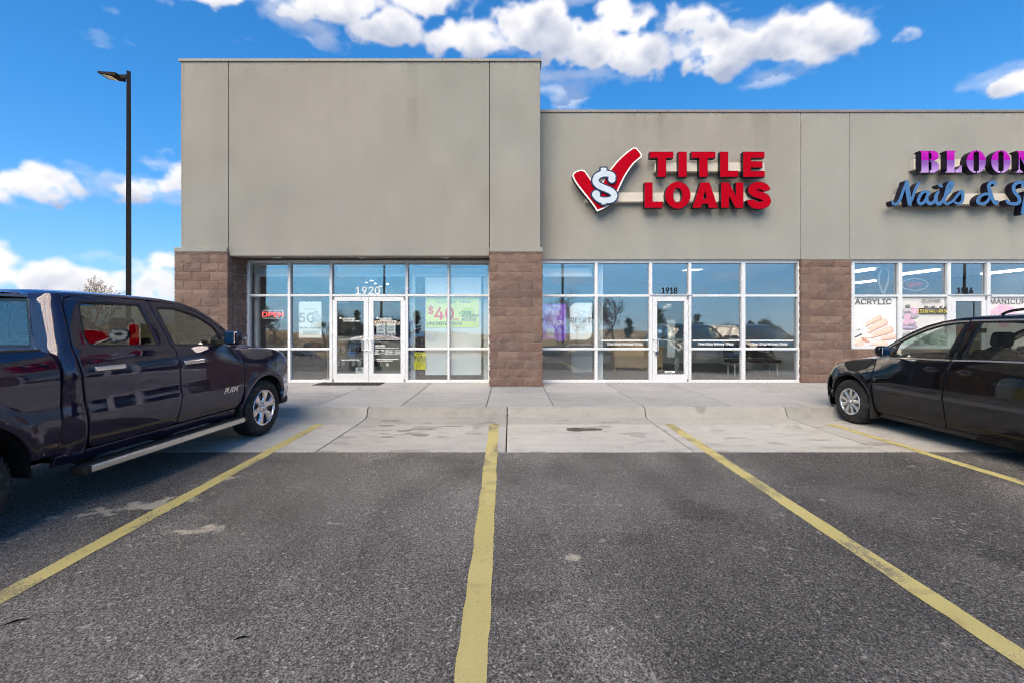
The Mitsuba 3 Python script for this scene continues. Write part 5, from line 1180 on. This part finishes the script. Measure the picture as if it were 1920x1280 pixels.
        hs = rbox(-.975, -.80, *sorted((s_ * 1.06, s_ * 1.27)), 1.36, 1.545, .045); hs.vertices[:, 0] += np.where(hs.vertices[:, 0] > -.9, -.05 * np.abs((np.abs(hs.vertices[:, 1]) - 1.06) / .2), 0)
        car.add('housing', hs, paint, smooth=40, parent=mk)
        car.add('mirror_glass', turn(rbox(-.006, .006, -.085, .085, -.07, .07, .005), rotz(s_ * .34), (-.992, s_ * 1.168, 1.455)), 'silver_mirror', parent=mk)
        car.add('indicator', rbox(-.85, -.79, *sorted((s_ * 1.10, s_ * 1.262)), 1.42, 1.455, .012), 'lens', smooth=40, parent=mk)
        # step bar
        st_ = car.add('running_board', bx(-2.66, -.53, *sorted((s_ * 1.012, s_ * 1.072)), .305, .372, .014), 'brushed')
        car.add('tread', bx(-2.64, -.55, *sorted((s_ * .90, s_ * 1.010)), .325, .378, .008), 'black_plastic', parent=st_)
        for i in range(42): car.add('tread_rib', bx(-2.60 + i * .048, -2.575 + i * .048, *sorted((s_ * .915, s_ * 1.0)), .3785, .3825), 'black_plastic', parent=st_) if i % 2 == 0 and s_ < 0 else None
        for xx in (-2.66, -.53): car.add('end_cap', rbox(*sorted((xx - .035, xx + .03)), *sorted((s_ * .905, s_ * 1.074)), .30, .376, .018), 'black_plastic', smooth=40, parent=st_)
        for xx in (-2.45, -1.6, -.75): car.add('bracket', bx(xx - .03, xx + .03, *sorted((s_ * .70, s_ * .93)), .335, .40, .006), 'black_plastic', parent=st_)
        for ax_ in (0, AX): wheel(car, ax_, s_, .995, .405, .275, .262, 6, 'chrome')
        # mud flap and lamps
        car.add('mud_flap', bx(-.53, -.50, *sorted((s_ * .78, s_ * 1.0)), .26, .55, .006), 'black_plastic'); car.add('mud_flap', bx(AX - .60, AX - .57, *sorted((s_ * .76, s_ * 1.0)), .30, .6, .006), 'black_plastic')
        Xn_ = lambda a, b: X0(b) - .33 * np.abs(a / .95) ** 3
    X0 = pch([(.5, .95), (.8, .94), (.95, .93), (1.05, .90), (1.12, .85), (1.18, .77)])
    Xn = lambda a, b: X0(b) - .33 * np.abs(a / .95) ** 3
    nose = sbox(-.93, .80, .93, 1.165).intersection(Polygon([(-.93, .79), (.93, .79), (.93, 1.08), (.6, 1.165), (-.6, 1.165), (-.93, 1.08)]))
    gr = sbox(-.52, .83, .52, 1.10).buffer(-.05).buffer(.05)
    lamps_ = [Polygon([(s_ * .56, .90), (s_ * .56, 1.08), (s_ * .90, 1.06), (s_ * .92, .93)]) for s_ in (-1, 1)]
    car.pan('nose_panel', nose.difference(unary_union([gr] + [l.buffer(.004) for l in lamps_])), Xn, F_front, paint)
    for l in lamps_: car.pan('headlight', l, Xn, F_front, 'lens', off=.006)
    gk = car.pan('grille', gr.difference(gr.buffer(-.035)), Xn, F_front, 'chrome', off=.02)
    car.pan('mesh', gr.buffer(-.01), Xn, F_front, 'black_plastic', parent=gk, off=-.03)
    for zz in (.91, .97, 1.03): car.add('slat', rbox(.875, .905, -.48, .48, zz - .009, zz + .009, .006), 'black_gloss', parent=gk)
    m = cat([extrude(g, .01) for g in RAM]); v = m.vertices; wd = v[:, 0].max()
    car.add('lettering', fix(M(np.stack([.925 + v[:, 2], .20 - v[:, 0] * .40 / wd * 1.0, .925 + v[:, 1] * .40 / wd], 1), m.faces)), 'chrome', parent=gk)
    # chrome bumper
    yy = np.linspace(-1.0, 1.0, 61); ang = np.linspace(0, 1, 12)
    px_ = .44 + .53 * np.maximum(1 - np.abs(yy / 1.0) ** 3.4, 0) ** .55
    bz = .47 + .33 * ang; bulge = .035 * np.sin(np.pi * ang) ** .6
    P = np.stack([px_[:, None] + bulge[None] * 1.0, yy[:, None] * (1 + bulge[None] * .6), np.broadcast_to(bz, (61, 12))], -1)
    bk = car.add('front_bumper', fix(cat([grid_mesh(P)])), 'chrome', smooth=True)
    car.add('lower_valance', turn(rbox(.45, .90, -.85, .85, .33, .47, .05), None), 'black_plastic', parent=bk); car.add('number_plate_mount', rbox(.99, 1.005, -.16, .16, .55, .68, .004), 'black_plastic', parent=bk)
    # bonnet, windscreen, roof
    ze = cspl([(-.53, 1.284), (-.2, 1.273), (.2, 1.251), (.5, 1.206), (.66, 1.152), (.80, 1.09)]); zc = cspl([(-.55, 1.352), (-.2, 1.348), (.2, 1.325), (.5, 1.275), (.70, 1.205), (.84, 1.13)])
    hw = lambda x: W(x, ze(x)) - .004
    def Zh(x, y): q_ = np.clip(np.abs(y) / hw(x), 0, 1); return ze(x) + (zc(x) - ze(x)) * (1 - q_ ** 2.6) + .020 * np.exp(-((np.abs(y) - .40) / .08) ** 2) * sstep(.62, .2, x) * sstep(-.5, -.3, x)
    xs = np.linspace(-.475, .66, 16); ys = hw(xs)
    hood = Polygon(list(zip(xs, -ys)) + [(.74, -.62), (.80, -.35), (.815, 0), (.80, .35), (.74, .62)] + list(zip(xs[::-1], ys[::-1])) + [(-.43, .5), (-.40, 0), (-.43, -.5)])
    hk = car.pan('bonnet', hood, Zh, F_top, paint)
    for s_ in (-1, 1): car.add('vent', rbox(.02, .30, *sorted((s_ * .36, s_ * .46)), 1.318, 1.345, .008), 'brushed', parent=hk)
    def screen(n=25, m_=15, inset=0.0):
        u, t = np.meshgrid(np.linspace(-1, 1, n), np.linspace(0, 1, m_), indexing='ij')
        yw = (.845 - .125 * t) * u; x = -.455 - .80 * t - (.13 + .02 * t) * np.abs(u) ** 2.2 + .03 * np.sin(np.pi * t); zz = 1.335 + .56 * t + .035 * np.sin(np.pi * t) - .012 * np.abs(u) ** 2
        return np.stack([x, yw, zz], -1)
    m = grid_mesh(screen()); car.add('windscreen', m if m.face_normals[:, 0].mean() > 0 else (m.invert() or m), 'glass_clear', smooth=True)
    car.add('cowl', rbox(-.62, -.40, -.84, .84, 1.27, 1.333, .02), 'black_plastic', smooth=40)
    zr = cspl([(-1.20, 1.902), (-1.5, 1.932), (-2.0, 1.948), (-2.5, 1.944), (-2.70, 1.925)])
    def Zr(x, y): q_ = np.clip(np.abs(y) / .775, 0, 1); e0 = np.interp(x, [-2.75, -2.60, -1.6, -1.35, -1.2], [1.885, 1.898, 1.898, 1.872, 1.838]); return e0 + (zr(x) - e0) * (1 - q_ ** 3.0) ** .75 - .035 * np.clip((-2.55 - x) / .18, 0, 1) ** 2
    car.pan('roof', Polygon([(-1.24, -.66), (-1.22, 0), (-1.24, .66), (-1.32, .735), (-1.45, .765), (-2.6, .765), (-2.70, .72), (-2.735, .60), (-2.745, 0), (-2.735, -.60), (-2.70, -.72), (-2.6, -.765), (-1.45, -.765), (-1.32, -.735)]), Zr, F_top, paint, r=.006)
    # back of the cab
    Hb = lambda a, b: np.interp(b, [.48, 1.40, 1.84, 1.885], [2.845, 2.825, 2.775, 2.745]) + .02 * (1 - (a / .8) ** 2)
    wb = lambda z: W(np.interp(z, [.48, .6, .95, 1.25, 1.41, 1.79, 1.885], [-2.59, -2.61, -2.66, -2.694, -2.709, -2.684, -2.684]), z) - np.interp(z, [.48, 1.3, 1.45, 1.885], [.10, .16, .22, .20])
    zz = np.linspace(.50, 1.885, 16); back = Polygon(list(zip(wb(zz), zz)) + list(zip(-wb(zz[::-1]), zz[::-1])))
    rw = Polygon([(-.72, 1.425), (.72, 1.425), (.635, 1.835), (-.635, 1.835)]).buffer(-.02).buffer(.02)
    bk = car.pan('cab_back', back.difference(rw), Hb, F_rear, paint, r=.004)
    car.pan('window_seal', rw.buffer(.002).difference(rw.buffer(-.02)), Hb, F_rear, 'black_gloss', parent=bk, off=-.004, r=.003, rim=.01)
    car.pan('rear_window', rw.buffer(-.012), Hb, F_rear, 'glass_tint', parent=bk, off=-.010, r=0, rim=0, h=.1)
    car.add('brake_lamp', rbox(-2.775, -2.755, -.22, .22, 1.86, 1.89, .006), 'lens_red', parent=bk)
    # load bed and tailgate
    car.add('bed_floor', bx(-4.90, -2.87, -.80, .80, .86, .90), 'black_plastic'); car.add('bed_liner', cat([bx(-4.90, -2.87, s_ * .80 - .01, s_ * .80 + .01, .90, 1.36) for s_ in (-1, 1)] + [bx(-2.885, -2.865, -.85, .85, .55, 1.38)]), 'black_plastic')
    for s_ in (-1, 1): car.add('bed_rail_cap', bx(-4.93, -2.95, *sorted((s_ * .78, s_ * .972)), 1.375, 1.418, .012), 'black_plastic')
    car.pan('tailgate', sbox(-.79, .66, .79, 1.40).buffer(-.03).buffer(.03), lambda a, b: 4.955 + .015 * np.sin((b - .66) * 4), F_rear, paint)
    for s_ in (-1, 1):
        car.add('tail_light', rbox(-4.98, -4.86, *sorted((s_ * .80, s_ * 1.005)), .92, 1.36, .03), 'lens_red', smooth=40)
        car.add('exhaust_tip', cyl((-4.98, s_ * .62, .38), (-4.7, s_ * .62, .38), .045, 14), 'chrome', smooth=40)
    car.add('rear_bumper', rbox(-5.03, -4.80, -.98, .98, .46, .64, .05), 'chrome', smooth=40)
    # underneath, and inside
    car.add('chassis', cat([bx(-4.8, .7, s_ * .50 - .06, s_ * .50 + .06, .38, .56) for s_ in (-1, 1)] + [bx(-2.80, -.62, -.90, .90, .44, .53), bx(-4.85, -2.9, -.79, .79, .60, .85), bx(-.44, .55, -.62, .62, .40, 1.10), bx(-.62, -.46, -.90, .90, .5, 1.24)]), 'black_void')
    for ax_ in (0, AX): car.add('axle', cyl((ax_, -.75, .40), (ax_, .75, .40), .06, 10), 'black_plastic')
    fender_liner(car, 0, .40, .49, .58, .965); fender_liner(car, AX, .40, .545, .60, .965)
    car.add('cab_floor', bx(-2.72, -.62, -.92, .92, .54, .62), 'fabric_dark'); car.add('headliner', bx(-2.62, -1.32, -.70, .70, 1.845, 1.86), 'fabric_grey')
    for s_ in (-1, 1): car.add('door_card', cat([bx(-1.56, -.62, s_ * .90 - .02, s_ * .90 + .02, .6, 1.33), bx(-2.6, -1.64, s_ * .90 - .02, s_ * .90 + .02, .6, 1.37)]), 'fabric_dark')
    seat(car, -1.45, .42, .78, .52, 'fabric_dark'); seat(car, -1.45, -.42, .78, .52, 'fabric_dark'); seat(car, -2.42, 0, .80, 1.40, 'fabric_dark', True)
    car.add('dashboard', rbox(-.92, -.56, -.84, .84, .98, 1.30, .06), 'dash', smooth=40); car.add('console', rbox(-1.6, -.9, -.14, .14, .62, 1.0, .04), 'dash', smooth=40)
    a = np.linspace(0, 2 * np.pi, 33); ring = np.stack([0 * a, .19 * np.cos(a), .19 * np.sin(a)], 1) @ roty(-.4).T + [-1.02, .42, 1.20]; car.add('steering_wheel', tube(ring, .016, 6), 'dash', smooth=40)
    return key
# the three plain letters of the door badge
_r = unary_union([sbox(0, 0, 8, 30), sbox(0, 22, 30, 30), sbox(22, 12, 30, 30), sbox(6, 10, 30, 17), Polygon([(14, 12), (23, 12), (32, 0), (23, 0)])])
_a = Polygon([(36, 0), (44, 0), (47, 7), (60, 7), (60, 0), (68, 0), (68, 30), (50, 30)]).difference(Polygon([(50, 13), (60, 13), (60, 23), (55, 23)]))
_m = unary_union([sbox(73, 0, 81, 30), sbox(97, 0, 105, 30), Polygon([(73, 30), (82, 30), (89, 19), (96, 30), (105, 30), (93, 8), (85, 8)])])
RAM = [_r, _a, _m]

# ------------------------------------------------------------------ the minivan
def make_van(key, pos, yaw, paint='paint_van', detail=True, tall=1.0):
    car = Car(key, pos, yaw); AX = -3.0
    Sd = pch([(.18, .86), (.24, .895), (.30, .925), (.40, .950), (.55, .968), (.66, .980), (.76, .985), (.86, .980), (.94, .976), (1.02, .966), (1.10, .948), (1.16, .930), (1.20, .914), (1.30, .882), (1.45, .826), (1.58, .778), (1.66, .744), (1.70, .716), (1.735, .665), (1.76, .60)])
    Sf = pch([(.18, .88), (.3, .93), (.5, .962), (.7, .974), (.82, .962), (.90, .935), (.97, .890), (1.03, .842), (1.08, .795), (1.14, .73), (1.76, .50)])
    Nx = pch([(-6, 0), (.10, 0), (.28, -.012), (.42, -.045), (.55, -.10), (.68, -.19), (.80, -.30)])
    def W(x, z):
        x, z = np.asarray(x, float), np.asarray(z, float)
        b = sstep(-1.0, -.05, x) * sstep(1.34, 1.15, z)
        y = Sd(z) * (1 - b) + Sf(z) * b + Nx(x)
        for ax_ in (0, AX): d = np.hypot(x - ax_, z - .37); y = y + .016 * np.exp(-((d - .455) / .04) ** 2) * sstep(.2, .5, z)
        y = y - .10 * np.clip((x + 1.25) / .9, 0, 1) ** 1.6 * sstep(1.16, 1.40, z)
        return y - .05 * np.clip((-x - 3.2) / .95, 0, 1) ** 2
    C = lambda x, z, r_: Point(x, z).buffer(r_, 32)
    bg = [(-1.575, .285), (-1.583, .45), (-1.583, .72), (-1.60, .95), (-1.655, 1.155), (-1.715, 1.675)]
    topf = [(-1.55, 1.668), (-1.35, 1.632), (-1.15, 1.570), (-.95, 1.480), (-.75, 1.370), (-.55, 1.245), (-.40, 1.145), (-.385, 1.095)]
    fd = Polygon(bg + topf + [(-.455, .98), (-.455, .80), (-.470, .50), (-.49, .33), (-.53, .287)])
    rd = Polygon([(x - .009, z) for x, z in bg] + [(-2.1, 1.693), (-2.55, 1.692), (-2.80, 1.683), (-2.80, 1.2), (-2.80, .98), (-2.74, .9), (-2.60, .72), (-2.52, .5), (-2.50, .285)])
    qt = Polygon([(-2.809, 1.683), (-3.3, 1.672), (-3.85, 1.625), (-3.98, 1.30), (-4.02, .95), (-4.02, .5), (-3.8, .30), (-2.509, .285), (-2.53, .5), (-2.61, .72), (-2.75, .9), (-2.809, .98)]).difference(C(AX, .37, .43))
    wf = Polygon([(-1.565, 1.172), (-1.668, 1.640), (-1.53, 1.632), (-1.35, 1.597), (-1.16, 1.536), (-.97, 1.450), (-.80, 1.358), (-.745, 1.15)]).buffer(-.012).buffer(.012)
    wv = Polygon([(-.70, 1.145), (-.735, 1.32), (-.60, 1.235), (-.50, 1.165), (-.50, 1.14)])
    wr = Polygon([(-1.770, 1.188), (-1.852, 1.650), (-2.5, 1.655), (-2.755, 1.650), (-2.765, 1.225)]).buffer(-.02).buffer(.02)
    wq = Polygon([(-2.85, 1.228), (-2.85, 1.648), (-3.3, 1.640), (-3.62, 1.60), (-3.80, 1.30), (-3.80, 1.26)]).buffer(-.03).buffer(.03)
    rail = Polygon([(-.30, 1.11), (-.50, 1.245), (-.72, 1.388), (-.95, 1.520), (-1.15, 1.605), (-1.35, 1.662), (-1.55, 1.700), (-1.75, 1.718), (-2.5, 1.728), (-3.3, 1.715), (-3.9, 1.660), (-3.86, 1.634), (-3.3, 1.681), (-2.80, 1.692), (-2.1, 1.702), (-1.72, 1.684)] + [(x - .004, z + .009) for x, z in topf[:-1]])
    fen = Polygon([(-.446, .50), (-.446, .98), (-.376, 1.088), (-.10, 1.055), (.18, 1.005), (.36, .955), (.43, .90), (.47, .74), (.46, .56), (.40, .50), (.40, .20), (-.41, .20), (-.46, .30)]).difference(C(0, .37, .425))
    for s_ in (-1, 1):
        Fs = F_side(s_)
        car.pan('front_fender', fen, W, Fs, paint); d1 = car.pan('front_door', fd.difference(unary_union([wf, wv])), W, Fs, paint); d2 = car.pan('sliding_door', rd.difference(wr), W, Fs, paint); q1 = car.pan('rear_quarter', qt.difference(wq), W, Fs, paint)
        for d, wp, gl in ((d1, wf, 'glass_clear'), (d1, wv, 'paint_flat'), (d2, wr, 'glass_dark'), (q1, wq, 'glass_dark')):
            if gl != 'paint_flat': car.pan('window_seal', wp.buffer(.003).difference(wp.buffer(-.012)), W, Fs, 'black_gloss', parent=d, off=-.004, r=.003, rim=.01)
            car.pan('window' if gl != 'paint_flat' else 'mirror_base', wp.buffer(-.008 if gl != 'paint_flat' else .001), W, Fs, gl, parent=d, off=-.013 if gl != 'paint_flat' else -.003, r=0, rim=0, h=.08)
        car.pan('roof_rail', rail, W, Fs, paint, r=.005)
        for d, pts in ((d1, [(-.44, 1.098), (-.75, 1.128), (-1.2, 1.150), (-1.625, 1.162)]), (d2, [(-1.665, 1.164), (-2.2, 1.192), (-2.79, 1.212)]), (d1, [(-.60, 1.262), (-.80, 1.380), (-1.0, 1.486), (-1.2, 1.572), (-1.4, 1.630), (-1.56, 1.655), (-1.70, 1.662)]), (d2, [(-1.735, 1.668), (-2.2, 1.676), (-2.78, 1.670)])):
            c = spl(pts, 24); y0 = W(c[:, 0], c[:, 1]) + .004
            car.add('trim_strip', tube(np.stack([c[:, 0], s_ * y0, c[:, 1]], 1), .0115, 8), 'brushed', smooth=50, parent=d)
        for d, (xa_, xb_) in ((d1, (-1.572, -.52)), (d2, (-2.58, -1.60))): car.pan('side_moulding', sbox(xa_, .635, xb_, .695).buffer(-.012).buffer(.012), W, Fs, 'paint_flat', parent=d, off=.014, r=.012, rim=.02)
        for d, xh in ((d1, -1.43), (d2, -1.875)):
            y0 = float(W(xh, 1.02)); q_ = trimesh.creation.icosphere(subdivisions=2); q_.vertices *= [.085, .012, .045]
            car.add('handle_cup', turn(q_, None, (xh + .02, s_ * (y0 - .003), 1.02)), 'black_gloss', True, parent=d)
            hp = spl([(xh - .15, s_ * (y0 + .004), 1.018), (xh - .08, s_ * (y0 + .028), 1.026), (xh, s_ * (y0 + .036), 1.030), (xh + .08, s_ * (y0 + .026), 1.028), (xh + .13, s_ * (y0 + .002), 1.022)], 18)
            car.add('door_handle', tube(hp, .014 - .006 * np.abs(np.linspace(-1, 1, 18)), 8), paint, smooth=50, parent=d)
        mk = car.add('wing_mirror', hull([(-.74, s_ * .85, 1.15), (-.62, s_ * .85, 1.15), (-.72, s_ * .86, 1.22), (-.78, s_ * 1.03, 1.19), (-.72, s_ * 1.03, 1.19), (-.76, s_ * 1.03, 1.23)]), 'black_plastic')
        hs = rbox(-.845, -.70, *sorted((s_ * 1.00, s_ * 1.20)), 1.165, 1.305, .05); hs.vertices[:, 0] += np.where(hs.vertices[:, 0] > -.78, -.05 * np.abs((np.abs(hs.vertices[:, 1]) - 1.0) / .2), 0)
        car.add('housing', hs, paint, smooth=40, parent=mk); car.add('mirror_glass', turn(rbox(-.005, .005, -.08, .08, -.055, .055, .004), rotz(s_ * .30), (-.862, s_ * 1.10, 1.235)), 'silver_mirror', parent=mk)
        for ax_ in (0, AX): wheel(car, ax_, s_, .965, .356, .235, .218, 9, 'alloy')
        car.add('mud_flap', hull([(-.40, s_ * .80, .17), (-.43, s_ * .975, .17), (-.42, s_ * .80, .42), (-.41, s_ * .97, .48), (-.44, s_ * .80, .17), (-.47, s_ * .965, .17), (-.45, s_ * .96, .46)]), 'black_plastic')
        car.pan('sill', Polygon([(-.50, .20), (-.52, .278), (-2.52, .278), (-2.52, .20)]), W, Fs, paint, off=-.008)
        if detail:
            rr_ = spl([(-1.95, s_ * .60, 1.742), (-2.06, s_ * .60, 1.785), (-2.3, s_ * .60, 1.800), (-3.0, s_ * .595, 1.792), (-3.4, s_ * .59, 1.765), (-3.55, s_ * .585, 1.72)], 26); car.add('roof_rack', tube(rr_, .016, 8), 'black_plastic', smooth=50)
    X0 = pch([(.17, .80), (.25, .87), (.4, .925), (.55, .935), (.68, .915), (.78, .86), (.87, .78), (.95, .68), (1.0, .60)])
    Xn = lambda a, b: X0(b) - .40 * np.abs(a / .95) ** 2.6
    nose = Polygon([(-.90, .20), (.90, .20), (.93, .55), (.90, .74), (.62, .70), (.60, .82), (-.60, .82), (-.62, .70), (-.90, .74), (-.93, .55)])
    gr = Polygon([(-.50, .62), (.50, .62), (.56, .80), (-.56, .80)]).buffer(-.03).buffer(.03); low = Polygon([(-.48, .30), (.48, .30), (.56, .46), (-.56, .46)])
    fog = [Polygon([(s_ * .66, .36), (s_ * .66, .50), (s_ * .84, .52), (s_ * .82, .36)]) for s_ in (-1, 1)]
    bp = car.pan('front_bumper', nose.difference(unary_union([gr, low] + fog)), Xn, F_front, paint)
    car.pan('lower_grille', low.buffer(.01), Xn, F_front, 'black_plastic', parent=bp, off=-.04)
    for f_ in fog: car.pan('fog_recess', f_.buffer(.008), Xn, F_front, 'black_plastic', parent=bp, off=-.03)
    for s_ in (-1, 1): car.add('fog_lamp', turn(trimesh.creation.icosphere(subdivisions=2, radius=.045), None, (float(Xn(s_ * .75, .43)) - .035, s_ * .75, .43)), 'lens', True, parent=bp)
    gk = car.pan('grille', gr.difference(gr.buffer(-.028)), Xn, F_front, 'chrome', off=.012); car.pan('mesh', gr.buffer(-.005), Xn, F_front, 'black_plastic', parent=gk, off=-.03)
    car.pan('bar', sbox(-.50, .70, .50, .735), Xn, F_front, 'chrome', parent=gk, off=.010)
    e = unary_union([sbox(-.05, .67, -.03, .765), sbox(.03, .67, .05, .765), sbox(-.05, .708, .05, .727)]); car.pan('emblem', e, Xn, F_front, 'chrome', parent=gk, off=.022, r=.003, h=.02)
    for s_ in (-1, 1):
        l = Polygon([(s_ * .60, .705), (s_ * .615, .83), (s_ * .74, .925), (s_ * .86, .955), (s_ * .925, .90), (s_ * .905, .745)])
        Hl = lambda a, b: Xn(a, b) + .0
        car.pan('headlight', l.buffer(-.004), lambda a, b: X0(b) - .40 * np.abs(a / .95) ** 2.6 - .02 * (np.abs(a) > 2), F_front, 'lens_aged')
    ze = cspl([(-.42, 1.088), (-.10, 1.054), (.18, 1.004), (.36, .954), (.50, .89), (.62, .83)]); zc = cspl([(-.55, 1.205), (-.2, 1.165), (.15, 1.095), (.45, .992), (.62, .905), (.76, .815)])
    hw = lambda x: W(x, ze(x)) - .004
    def Zh(x, y): q_ = np.clip(np.abs(y) / hw(x), 0, 1); return ze(x) + (zc(x) - ze(x)) * (1 - q_ ** 2.4)
    xs = np.linspace(-.33, .40, 12); ys = hw(xs)
    hood = Polygon(list(zip(xs, -ys)) + [(.58, -.62), (.70, -.42), (.745, 0), (.70, .42), (.58, .62)] + list(zip(xs[::-1], ys[::-1])) + [(-.45, .5), (-.50, 0), (-.45, -.5)])
    car.pan('bonnet', hood, Zh, F_top, paint)
    u, t = np.meshgrid(np.linspace(-1, 1, 25), np.linspace(0, 1, 17), indexing='ij')
    P = np.stack([-.46 + .12 - .90 * t - (.26 - .02 * t) * np.abs(u) ** 2.3 + .02 * np.sin(np.pi * t) - .02, (.80 - .155 * t) * u, 1.165 + .515 * t + .035 * np.sin(np.pi * t) - .03 * np.abs(u) ** 2 * (1 - t)], -1)
    m = grid_mesh(P); car.add('windscreen', m if m.face_normals[:, 0].mean() > 0 else (m.invert() or m), 'glass_clear', smooth=True)
    car.add('cowl', rbox(-.66, -.36, -.78, .78, 1.05, 1.150, .02), 'black_plastic', smooth=40)
    zr = cspl([(-1.18, 1.665), (-1.45, 1.722), (-1.8, 1.752), (-2.4, 1.765), (-3.2, 1.755), (-3.95, 1.695)])
    def Zr(x, y): q_ = np.clip(np.abs(y) / .69, 0, 1); e0 = np.interp(x, [-3.95, -3.3, -2.5, -1.75, -1.55, -1.35, -1.15], [1.655, 1.708, 1.722, 1.712, 1.694, 1.655, 1.60]); return e0 + (zr(x) - e0) * (1 - q_ ** 2.8) ** .8
    car.pan('roof', Polygon([(-1.235, -.56), (-1.20, 0), (-1.235, .56), (-1.32, .64), (-1.5, .672), (-1.9, .69), (-3.3, .68), (-3.9, .64), (-3.95, 0), (-3.9, -.64), (-3.3, -.68), (-1.9, -.69), (-1.5, -.672), (-1.32, -.64)]), Zr, F_top, paint, r=.005)
    # tail
    Ht = lambda a, b: np.interp(b, [.3, .6, .95, 1.25, 1.65], [4.10, 4.14, 4.10, 4.04, 3.90]) - .10 * np.abs(a / .9) ** 2.5
    tp = Polygon([(-.86, .62), (.86, .62), (.84, 1.2), (.66, 1.66), (-.66, 1.66), (-.84, 1.2)]); tw_ = Polygon([(-.70, 1.16), (.70, 1.16), (.58, 1.58), (-.58, 1.58)]).buffer(-.04).buffer(.04)
    tk = car.pan('tailgate', tp.difference(tw_), Ht, F_rear, paint); car.pan('rear_window', tw_, Ht, F_rear, 'glass_dark', parent=tk, off=-.008, r=0, rim=0, h=.1)
    car.pan('rear_bumper', Polygon([(-.92, .28), (.92, .28), (.90, .61), (-.90, .61)]), Ht, F_rear, paint, off=.03)
    for s_ in (-1, 1): car.add('tail_light', rbox(-4.06, -3.93, *sorted((s_ * .72, s_ * .885)), .80, 1.12, .03), 'lens_red', smooth=40)
    # underneath, and inside
    car.add('underbody', cat([bx(-2.54, -.46, -.86, .86, .22, .34), bx(-.36, .40, -.70, .70, .22, .88), bx(-3.95, -3.45, -.80, .80, .28, .45), bx(-.48, -.36, -.84, .84, .3, 1.03), bx(-3.46, -2.5, -.70, .70, .30, .45)]), 'black_void')
    fender_liner(car, 0, .37, .432, .66, .935); fender_liner(car, AX, .37, .437, .66, .935)
    for s_ in (-1, 1): car.add('door_card', cat([bx(-1.55, -.48, s_ * .84 - .02, s_ * .84 + .02, .34, 1.07), bx(-2.9, -1.62, s_ * .84 - .02, s_ * .84 + .02, .34, 1.13)]), 'fabric_dark')
    for s_ in (-1, 1): car.add('pillar_trim', hull([(-1.60, s_ * .86, 1.15), (-1.72, s_ * .86, 1.15), (-1.69, s_ * .70, 1.66), (-1.80, s_ * .70, 1.66), (-1.60, s_ * .84, 1.15), (-1.72, s_ * .84, 1.15), (-1.69, s_ * .68, 1.66), (-1.80, s_ * .68, 1.66)]), 'dash')
    seat(car, -1.55, .40, .62, .52, 'fabric_grey'); seat(car, -1.55, -.40, .62, .52, 'fabric_grey'); seat(car, -2.45, .40, .62, .5, 'fabric_grey'); seat(car, -2.45, -.40, .62, .5, 'fabric_grey'); seat(car, -3.3, 0, .66, 1.3, 'fabric_grey', True)
    car.add('dashboard', rbox(-.98, -.44, -.78, .78, .78, 1.10, .06), 'dash', smooth=40); car.add('headliner', bx(-3.7, -1.4, -.62, .62, 1.655, 1.67), 'fabric_grey')
    a = np.linspace(0, 2 * np.pi, 33); ring = np.stack([0 * a, .19 * np.cos(a), .19 * np.sin(a)], 1) @ roty(-.5).T + [-1.12, .40, 1.08]; sw = car.add('steering_wheel', tube(ring, .016, 6), 'dash', smooth=40)
    car.add('column', cyl((-1.11, .40, 1.07), (-.85, .40, .95), .04, 10), 'dash', parent=sw); car.add('spoke', hull([(-1.13, .23, 1.07), (-1.13, .57, 1.07), (-1.13, .23, 1.10), (-1.13, .57, 1.10), (-1.10, .40, 1.0), (-1.12, .40, 1.12)]), 'dash', parent=sw)
    car.add('inside_mirror', rbox(-1.12, -1.09, -.13, .13, 1.50, 1.57, .012), 'black_plastic', smooth=40)
    return key
# ------------------------------------------------------------------ parked vehicles
make_truck(thing('pickup_truck', 'dark purple-black crew cab pickup with chrome wheels and a silver running board', 'pickup truck'), (-4.605, 6.681, .012), 3.5)
make_van(thing('minivan', 'black minivan with thin chrome window trim parked nose-in before the nail salon', 'minivan'), (6.569, 7.470, .006), -1.2)
make_van(thing('minivan', 'dark grey minivan beyond the black one, mirrored in the loan shop glass', 'minivan'), (9.25, 7.05, .006), 0.5, 'paint_suv', False)
# bits blown onto the asphalt
for (x, y, a, L, lab) in ((-2.70, 2.46, .55, .11, 'dark twig lying left of the first stripe on the asphalt'), (-1.39, 2.33, .3, .075, 'short dark twig on the asphalt between the left and middle stripes')):
    k = thing('twig', lab, 'twig'); c = spl([(x - L / 2 * math.cos(a), y - L / 2 * math.sin(a), .006), (x, y + .008, .012), (x + L / 2 * math.cos(a), y + L / 2 * math.sin(a), .006)], 8); put(k, tube(c, np.array([.001, .0025, .004, .0045, .004, .003, .002, .001]), 6), 'black_void')
